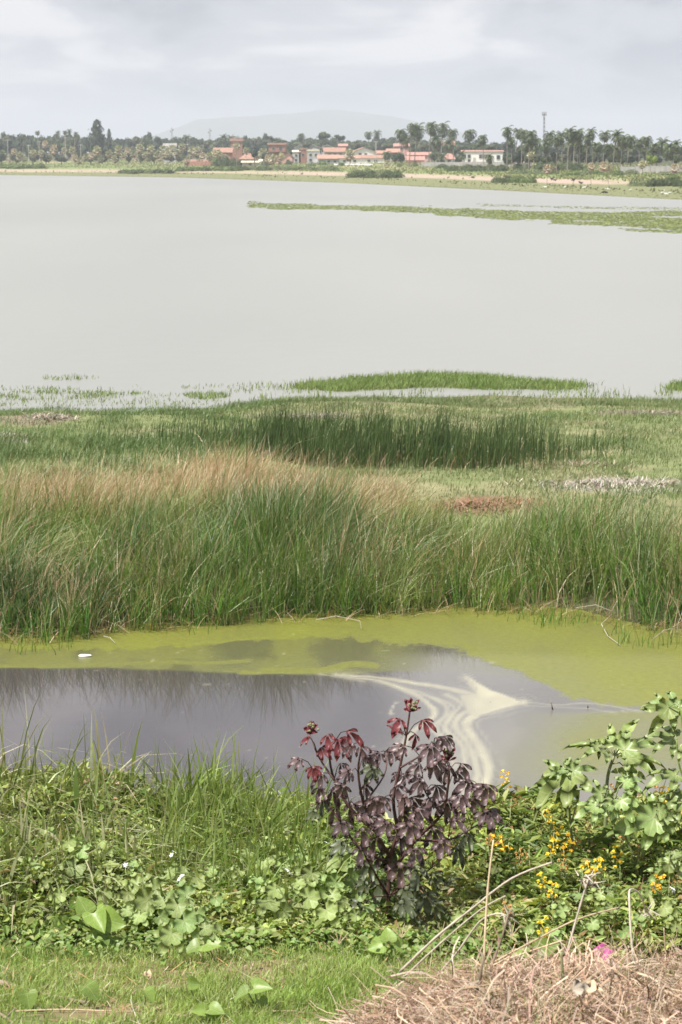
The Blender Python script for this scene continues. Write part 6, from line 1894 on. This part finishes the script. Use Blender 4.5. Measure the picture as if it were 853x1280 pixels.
def white_flowers():
    rng = random.Random(19)
    V = MB()
    for i in range(6):
        a = i * 1.047
        v, q, c = leaf_strips(np.array([[0, 0, 0.0]]), np.array([.014]), np.array([.010]), np.array([[math.cos(a), math.sin(a), .3]]), np.array([[0, 0, 1.0]]), np.zeros((1, 3)))
        V.add(v, q)
    me = V.mesh('petals', M['white'])
    for px, py, w in [(218, 1068, 'above the left vine'), (226, 1070, 'right of its twin above the left vine'), (248, 1098, 'on the slope between the two lobed vines'), (158, 1084, 'among the left vine leaves'), (360, 1042, 'in the tall grass left of the purple shrub'),
                      (358, 1092, 'low beside the bright vine'), (395, 1052, 'at the left foot of the purple shrub'), (408, 1056, 'against the left side of the purple shrub'), (843, 1113, 'at the right border under the yellow flowers'), (230, 1098, 'above the pale lobed leaves')]:
        p = canopy_hit(px, py, .09)
        r = thing('white_flower', p - Vector((0, 0, .12)), f'tiny white flower {w}', 'flower', 'tiny white flowers on the slope')
        b = MB(); b.tube([(0, 0, 0), (.004, 0, .12)], [.0015, .0012], 4)
        link('stem', b.mesh('stem', M['stem_green']), r)
        for k in range(2):
            o = link('petals', me, r, (rng.gauss(0, .012), rng.gauss(0, .01), .12 + .01 * k)); o.rotation_euler = (rng.uniform(.3, 1.0), rng.gauss(0, .3), rng.uniform(0, 6))
white_flowers()
def pink_flower():
    p = at_d(754, 1192, 8.75)
    r = thing('pink_trumpet_flower', p, 'pink morning glory trumpet flower low on the right behind the dry grass heap', 'flower')
    ax = Vector((.25, -.75, .45)).normalized()
    a = ax.orthogonal().normalized(); b_ = ax.cross(a)
    V, Q = [], []
    n = 15
    prof = [(0, .004), (.022, .006), (.038, .012), (.046, .026), (.047, .038)]
    for z, rad in prof:
        for k in range(n):
            w = 2 * math.pi * k / n
            rr = rad * (1 + (.16 * math.cos(5 * w) if rad > .02 else 0))
            V.append(tuple(ax * (z - .05 + (.01 * math.cos(5 * w) if rad > .03 else 0)) + (a * math.cos(w) + b_ * math.sin(w)) * rr))
    for i in range(len(prof) - 1):
        for k in range(n):
            Q.append((i * n + k, i * n + (k + 1) % n, (i + 1) * n + (k + 1) % n, (i + 1) * n + k))
    link('trumpet', build_mesh('trumpet', V, Q, None, None, True, [M['petal_pink']]), r)
    c = MB(); c.ball(tuple(ax * -.052), .008, 6, 5)
    c.tube([tuple(ax * -.055), tuple(ax * -.10 + Vector((0, .03, -.10))), (0.02, .05, -.22)], [.003, .0025, .0025], 5)
    link('stem', c.mesh('stem', M['stem_green'], True), r)
pink_flower()

# ------------------------------------------------------------------ lawn
def lawn():
    rng = np.random.default_rng(140)
    N = 215000
    px, d = rng.uniform(-640, 980, N), rng.uniform(7.4, 10.0, N)
    x = (px - 426.5) / FPX * d * 1.02
    n0, n1 = fbm(x * 2.2, d * 2.2, 61), fbm(x * 6, d * 6, 142)
    bare = sstep(0.58, 0.72, n0) * .35 + .8 * np.exp(-(((px - 60) / 130) ** 2 + ((d - 8.25) / .22) ** 2))
    dens = np.clip(.35 + 1.3 * (n1 - .3), .1, 1) * (1 - np.clip(bare, 0, .85)) * (1 - .75 * sstep(540, 640, px)) * (d < edge_d(px) + .15)
    k = rng.random(N) < dens
    px, x, d, n0, n1 = px[k], x[k], d[k], n0[k], n1[k]
    n = len(x)
    h = rng.uniform(.026, .062, n) * (.7 + .7 * n1)
    gi = np.clip(rng.normal(1.6, 1.1, n) + (n0 - .5) * 3, 0, 4).astype(int)
    c = pick([(0.19, 0.28, 0.055), (0.25, 0.34, 0.085), (0.30, 0.385, 0.12), (0.35, 0.41, 0.17), (0.42, 0.40, 0.25)], gi, rng, .2)
    gr = [blades(np.stack([x, d, ground(x, d) - .004], -1), h, rng.uniform(.0025, .0048, n), rng.normal(0, .022, (n, 2)) + np.array([.006, 0]), rng.normal(0, .9, n), c * .9, c * 1.05, 3)]
    # creeping round-leaved cover along the lawn edge
    m = 8600
    px = rng.uniform(-640, 640, m)
    d = edge_d(px) - np.abs(rng.normal(0, .22, m)) + .15
    k = rng.random(m) < np.clip(2.4 * (fbm(px * .02, d * 5, 144) - .3), .1, 1)
    px, d = px[k], d[k]
    m = len(px)
    x = (px - 426.5) / FPX * d * 1.02
    az = rng.uniform(0, 6.283, m)
    L = rng.uniform(.015, .036, m)
    gr.append(leaf_strips(np.stack([x, d, ground(x, d) + rng.uniform(.02, .10, m)], -1), L, L * .85, np.stack([np.cos(az), np.sin(az), rng.normal(0, .3, m)], -1), np.stack([rng.normal(0, .3, m), rng.normal(-.2, .3, m), 1 + 0 * az], -1),
                          pick([(0.17, 0.26, 0.06), (0.22, 0.31, 0.09), (0.13, 0.22, 0.045), (0.27, 0.32, 0.12)], rng.integers(0, 4, m), rng)))
    emit('lawn', gr, M['weed'], 'short bright green turf at the foot of the picture')
    # brown scraps lying in the turf
    m = 700
    px, d = rng.uniform(-100, 560, m), rng.uniform(7.7, 9.7, m)
    x = (px - 426.5) / FPX * d * 1.02
    an = rng.uniform(0, 6.283, m)
    ln = rng.uniform(.02, .12, m)
    c = pick([(0.34, 0.25, 0.15), (0.22, 0.14, 0.08), (0.46, 0.40, 0.30), (0.42, 0.24, 0.13)], rng.integers(0, 4, m), rng)
    emit('turf_litter', [blades(np.stack([x, d, ground(x, d) + .012], -1), rng.uniform(.005, .03, m), rng.uniform(.002, .006, m), np.stack([np.cos(an) * ln, np.sin(an) * ln], -1), an + 1.57, c, c, 3, 1.0, .1)], M['dry'], 'dry brown scraps scattered in the turf')
lawn()

# ------------------------------------------------------------------ dry grass heap
def heap_top(px):
    return np.interp(px, [300, 380, 430, 480, 520, 560, 600, 660, 720, 780, 853, 1000, 1450, 1620], [1370, 1326, 1300, 1277, 1256, 1238, 1222, 1215, 1214, 1215, 1214, 1206, 1212, 1340])
def heap_z(px, d):
    a = PITCH + np.arctan((heap_top(px) - 640) / FPX)
    zt = CAM_Z - 7.75 * np.tan(a)
    x = (px - 426.5) / FPX * d * 1.02
    g = ground(x, d)
    zt = zt + .05 * (fbm(x * 5, d * 3, 151) - .5)
    t = np.interp(d, [5.6, 6.3, 7.75, 8.1, 8.5], [.55, .8, 1, .75, 0])
    return g - .02 + np.maximum(zt - ground(x, 7.75 + 0 * d), 0.0) * t + .0
def dry_heap():
    rng = np.random.default_rng(150)
    px = np.linspace(300, 1660, 170)
    d = np.linspace(5.5, 8.5, 50)
    D, PX = np.meshgrid(d, px, indexing='ij')
    X = (PX - 426.5) / FPX * D * 1.02
    Z = heap_z(PX, D) + .03 * (fbm(X * 14, D * 14, 152) - .5)
    c = np.array((0.20, 0.135, 0.085)) * (.7 + .6 * fbm(X * 9, D * 9, 153))[..., None]
    V0, Q0 = np.stack([X, D, Z], -1).reshape(-1, 3), grid_quads(len(d), len(px))
    gr = [(V0, Q0, c.reshape(-1, 3))]
    n = 40000
    px = np.concatenate([rng.uniform(360, 1000, 26000), rng.uniform(1000, 1620, 14000)])
    d = rng.uniform(5.7, 8.15, n)
    x = (px - 426.5) / FPX * d * 1.02
    z = heap_z(px, d)
    k = (z - ground(x, d) > .03) | (rng.random(n) < .12)
    px, d, x, z = px[k], d[k], x[k], z[k]
    n = len(x)
    an = rng.normal(.35, 1.1, n) + 3.14 * (rng.random(n) < .5)
    L = rng.uniform(.03, .20, n)
    up = np.where(rng.random(n) < .2, rng.uniform(.03, .12, n), rng.uniform(-.01, .03, n))
    c = pick([(0.33, 0.235, 0.165), (0.40, 0.295, 0.215), (0.46, 0.37, 0.28), (0.25, 0.16, 0.11), (0.16, 0.105, 0.075), (0.36, 0.28, 0.225)], rng.integers(0, 6, n), rng, .25)
    c = c * (.72 + .8 * fbm(px * .03, d * 6, 157)[:, None])
    kx = 5
    t = np.linspace(0, 1, kx)[None, :, None]
    a, b = np.stack([x, d, z + rng.uniform(-.005, .03, n)], -1)[:, None, :], np.stack([np.cos(an) * L, np.sin(an) * L, up], -1)[:, None, :]
    sag = np.zeros((n, kx, 3)); sag[:, :, 2] = (rng.normal(0, .02, n)[:, None]) * np.sin(np.pi * t[:, :, 0]); sag[:, :, 0] = (rng.normal(0, .025, n)[:, None]) * np.sin(np.pi * t[:, :, 0])
    P = a + b * t + sag
    W = (.0014 + .0050 * rng.random(n) ** 3)[:, None] * np.ones((1, kx))
    side = np.stack([-np.sin(an), np.cos(an), rng.normal(0, .6, n)], -1)
    side /= np.linalg.norm(side, axis=1)[:, None]
    gr.append(strips(P, W, side, np.repeat(c[:, None, :], kx, 1)))
    # a little green coming through
    m = 2600
    px = rng.uniform(480, 900, m); d = rng.uniform(6.2, 7.9, m)
    x = (px - 426.5) / FPX * d * 1.02
    c = pick([(0.16, 0.22, 0.06), (0.24, 0.28, 0.10)], rng.integers(0, 2, m), rng)
    k = fbm(px * .02, d * 3, 155) > .5
    gr.append(blades(np.stack([x, d, heap_z(px, d)], -1)[k], rng.uniform(.03, .10, m)[k], np.full(m, .005)[k], rng.normal(0, .03, (m, 2))[k], rng.normal(0, .8, m)[k], c[k], c[k], 3))
    emit('dry_grass_heap', gr, M['dry'], 'heap of cut pinkish-brown dry grass at the lower right')
dry_heap()
def stalk(name, label, pts, d0, d1, r, m, cat='dry stalk', group='dry stalks rising from the grass heap', tuftn=0, foot=True):
    q = smooth_line(pts, 5)
    P = [at_d(px, py, lin(d0, d1, i / (len(q) - 1))) for i, (px, py) in enumerate(q)]
    base = P[0]
    root = thing(name, base, label, cat, group)
    b = MB(); b.tube([p - base for p in P], np.linspace(r, r * .6, len(P)) * np.array([1 + .12 * math.sin(i * 2.7) for i in range(len(P))]), 6)
    link('shaft', b.mesh('shaft', M[m], True), root)
    if tuftn:
        rr = np.random.default_rng(len(pts))
        b = MB()
        e = P[-1] - base
        for i in range(tuftn):
            o = Vector(rr.normal(0, .012, 3)); dv = Vector((rr.normal(.01, .02), rr.normal(0, .02), rr.uniform(-.05, .03)))
            b.tube([e + o, e + o + dv], [.003, .001], 4, cap=False)
        link('seed_head', b.mesh('seed_head', M[m]), root)
ST = [('upright thin dry stalk standing tallest left of the yellow flowers', [(603, 1262), (606, 1180), (610, 1110), (617, 1050)], 7.7, 7.9, .0048, 'straw', 0),
      ('long grey bowed stalk arching right over the yellow flowers', [(500, 1215), (545, 1172), (590, 1136), (640, 1098), (690, 1078)], 8.6, 8.3, .0058, 'greystalk', 0),
      ('thinner grey bowed stalk just below the long arching one', [(505, 1222), (550, 1180), (600, 1138), (632, 1120)], 8.5, 8.2, .0042, 'greystalk', 0),
      ('short grey stalk with a bent tip under the arching stalks', [(540, 1228), (572, 1190), (600, 1152), (622, 1142), (636, 1146)], 8.2, 8.0, .0045, 'greystalk', 10),
      ('long straight straw sloping right across the heap', [(545, 1240), (600, 1212), (660, 1180), (720, 1150), (775, 1134)], 7.9, 8.1, .0042, 'straw', 0),
      ('second straight straw lying just under the long sloping one', [(560, 1236), (620, 1205), (690, 1180), (705, 1176)], 7.9, 8.0, .0038, 'straw', 0),
      ('pale upright stalk with a bent-over head at the right', [(797, 1232), (790, 1180), (787, 1130), (788, 1112), (800, 1118), (808, 1140)], 7.8, 8.0, .0045, 'greystalk', 14),
      ('grey stalk with a dark fuzzy head in the middle of the heap', [(700, 1226), (712, 1180), (726, 1130), (735, 1100)], 7.9, 8.0, .0048, 'greystalk', 26),
      ('thin straw standing near the right border', [(834, 1236), (832, 1190), (830, 1160)], 7.9, 7.9, .0035, 'straw', 0),
      ('green upright stalk growing through the middle of the heap', [(707, 1270), (704, 1225), (702, 1190)], 7.3, 7.3, .0075, 'stem_green', 0),
      ('dark brown broken stalk at the left of the heap', [(590, 1290), (596, 1240), (604, 1200), (600, 1190)], 7.3, 7.4, .0065, 'stick', 0),
      ('thick brown dead twig rising left of the tall thin stalk', [(606, 1262), (612, 1218), (628, 1170), (636, 1140)], 7.6, 7.8, .0055, 'stick', 8),
      ('straw lying level along the lower left of the heap', [(570, 1238), (620, 1230), (665, 1226)], 7.3, 7.4, .004, 'straw', 0)]
for lab, pts, d0, d1, r, m, tn in ST:
    stalk('dry_stalk', lab, pts, d0, d1, r, m, tuftn=tn)
def lawn_stick(label, pts, r, m, name='stick', lift=.012):
    P = [hit(px, py, 7, 11) + Vector((0, 0, lift)) for px, py in smooth_line(pts, 4)]
    root = thing(name, P[0], label, 'stick', 'sticks lying on the turf')
    b = MB(); b.tube([p - P[0] for p in P], np.linspace(r, r * .6, len(P)) * np.array([1 + .15 * math.sin(i * 3.1) for i in range(len(P))]), 7)
    b.tube([P[len(P) // 2] - P[0], P[len(P) // 2] - P[0] + Vector((.03, .03, .025))], [r * .5, r * .3], 5)
    link('shaft', b.mesh('shaft', M[m], True), root)
lawn_stick('long dark bark-covered stick lying at the lower left of the turf', [(-20, 1226), (30, 1240), (70, 1250), (112, 1258)], .011, 'stick')
lawn_stick('thin brown stick near the bottom left corner', [(-8, 1268), (8, 1276), (22, 1290)], .007, 'stick')
lawn_stick('short dark twig lying at the bottom of the turf', [(208, 1272), (232, 1274), (252, 1264)], .006, 'stick')
lawn_stick('pale short straw stick in the middle of the turf', [(112, 1238), (128, 1242), (142, 1244)], .006, 'straw')
lawn_stick('thin white straw standing out at the bottom of the turf', [(163, 1250), (168, 1268), (174, 1284)], .004, 'greystalk')
lawn_stick('pale straw lying level near the bottom of the turf', [(20, 1268), (80, 1266), (140, 1268)], .004, 'straw')
lawn_stick('long brown straw at the bottom of the turf left of the heap', [(290, 1270), (340, 1268), (370, 1268)], .004, 'straw')
def seed_stalk(label, foot, top, d):
    p = hit(*foot, 7, 11)
    t = at_d(*top, p.y + .02)
    root = thing('grass_seed_stalk', p, label, 'grass stalk', 'forked seed stalks at the turf edge')
    b = MB(); b.tube([(0, 0, 0), (t - p) * .5 + Vector((.008, 0, 0)), t - p], [.002, .0018, .0015], 4)
    link('stem', b.mesh('stem', M['stem_green']), root)
    b = MB()
    for k in range(4):
        a = (k - 1.5) * .55
        b.tube([t - p, t - p + Vector((math.sin(a) * .05, .01 * k, math.cos(a) * .055))], [.0018, .0012], 4)
    link('seed_head', b.mesh('seed_head', M['straw']), root)
for i, (f, t, lab) in enumerate([((500, 1206), (502, 1172), 'forked seed stalk under the right side of the purple shrub'), ((545, 1210), (552, 1170), 'forked seed stalk in the dark gap right of the shrub foot'), ((590, 1214), (600, 1176), 'forked seed stalk among the feet of the grey stalks'),
                                 ((430, 1200), (424, 1180), 'forked seed stalk at the turf edge left of the shrub foot'), ((620, 1212), (640, 1170), 'forked seed stalk leaning right beside the grey stalks'), ((232, 1188), (262, 1128), 'forked seed stalk rising through the left vine')]):
    seed_stalk(lab, f, t, 9)
def dry_leaf(label, px, py, d, s, m, seed):
    p = at_d(px, py, d)
    root_me = palmate('dry_leaf', 3, .9, .55, .3, .9, seed, M[m])
    o = link('dry_leaf', root_me, None, p)
    o.scale = (s, s, s); o.rotation_euler = (1.0, .3 * seed, 1.3 * seed)
    tag(o, label, 'dead leaf', 'curled dead leaves')
dry_leaf('large curled brown dead leaf lying on the dry grass heap', 728, 1232, 7.0, .075, 'straw', 3)
dry_leaf('pale whitish dead leaf touching the large brown one on the heap', 716, 1236, 6.95, .05, 'greystalk', 4)
dry_leaf('small orange-brown dead leaf at the left end of the heap', 470, 1240, 7.9, .03, 'petal_o', 5)
dry_leaf('small brown dead leaf on the turf right of the middle', 190, 1218, 8.8, .035, 'straw', 6)

# ------------------------------------------------------------------ things on the pond
def pond_things():
    p = at_z(105, 820, 0.012)
    b = MB(); b.ball((0, 0, 0), (.09, .035, .03), 9, 6, jit=.3, seed=2); b.ball((.08, .01, .005), (.05, .025, .02), 7, 5, jit=.3, seed=3)
    o = link('floating_scrap', b.mesh('floating_scrap', M['white'], True), None, p)
    tag(o, 'small white scrap floating on the algae film at the left', 'litter')
    def twig(label, pts, r, m='greystalk', grp='dead twigs at the reed edge'):
        P = [at_z(px, py, 0) if h is None else at_d(px, py, at_z(px, h, 0).y) for px, py, h in pts]
        root = thing('dead_twig', P[0], label, 'twig', grp)
        b = MB(); b.tube([q - P[0] for q in P], np.linspace(r, r * .5, len(P)), 5)
        link('branch', b.mesh('branch', M[m], True), root)
    twig('short dark twig poking out of the seam between algae and grey water', [(691, 887, None), (690, 882, 887), (688, 876, 887)], .012, 'stick')
    twig('tiny second twig right of the seam', [(735, 885, None), (735, 880, 885)], .010, 'stick')
    for lab, pts in [('pale bent dead stem reaching into the algae below the right reeds', [(765, 768, 775), (752, 780, 784), (760, 795, 797), (775, 806, 808)]), ('pale forked dead stem hanging at the right reed edge', [(720, 760, 775), (745, 756, 778), (765, 764, 780), (772, 750, 780)]),
                     ('curved pale dead stem at the left reed foot', [(130, 795, 800), (138, 797, 802), (144, 804, 806)]), ('pale dead stems crossing at the middle reed foot', [(395, 775, 783), (420, 770, 784), (450, 776, 786), (452, 786, 788)]),
                     ('pale dead stem leaning at the right end of the reeds', [(815, 800, 808), (830, 788, 806), (848, 784, 806)])]:
        twig(lab, pts, .007)
pond_things()
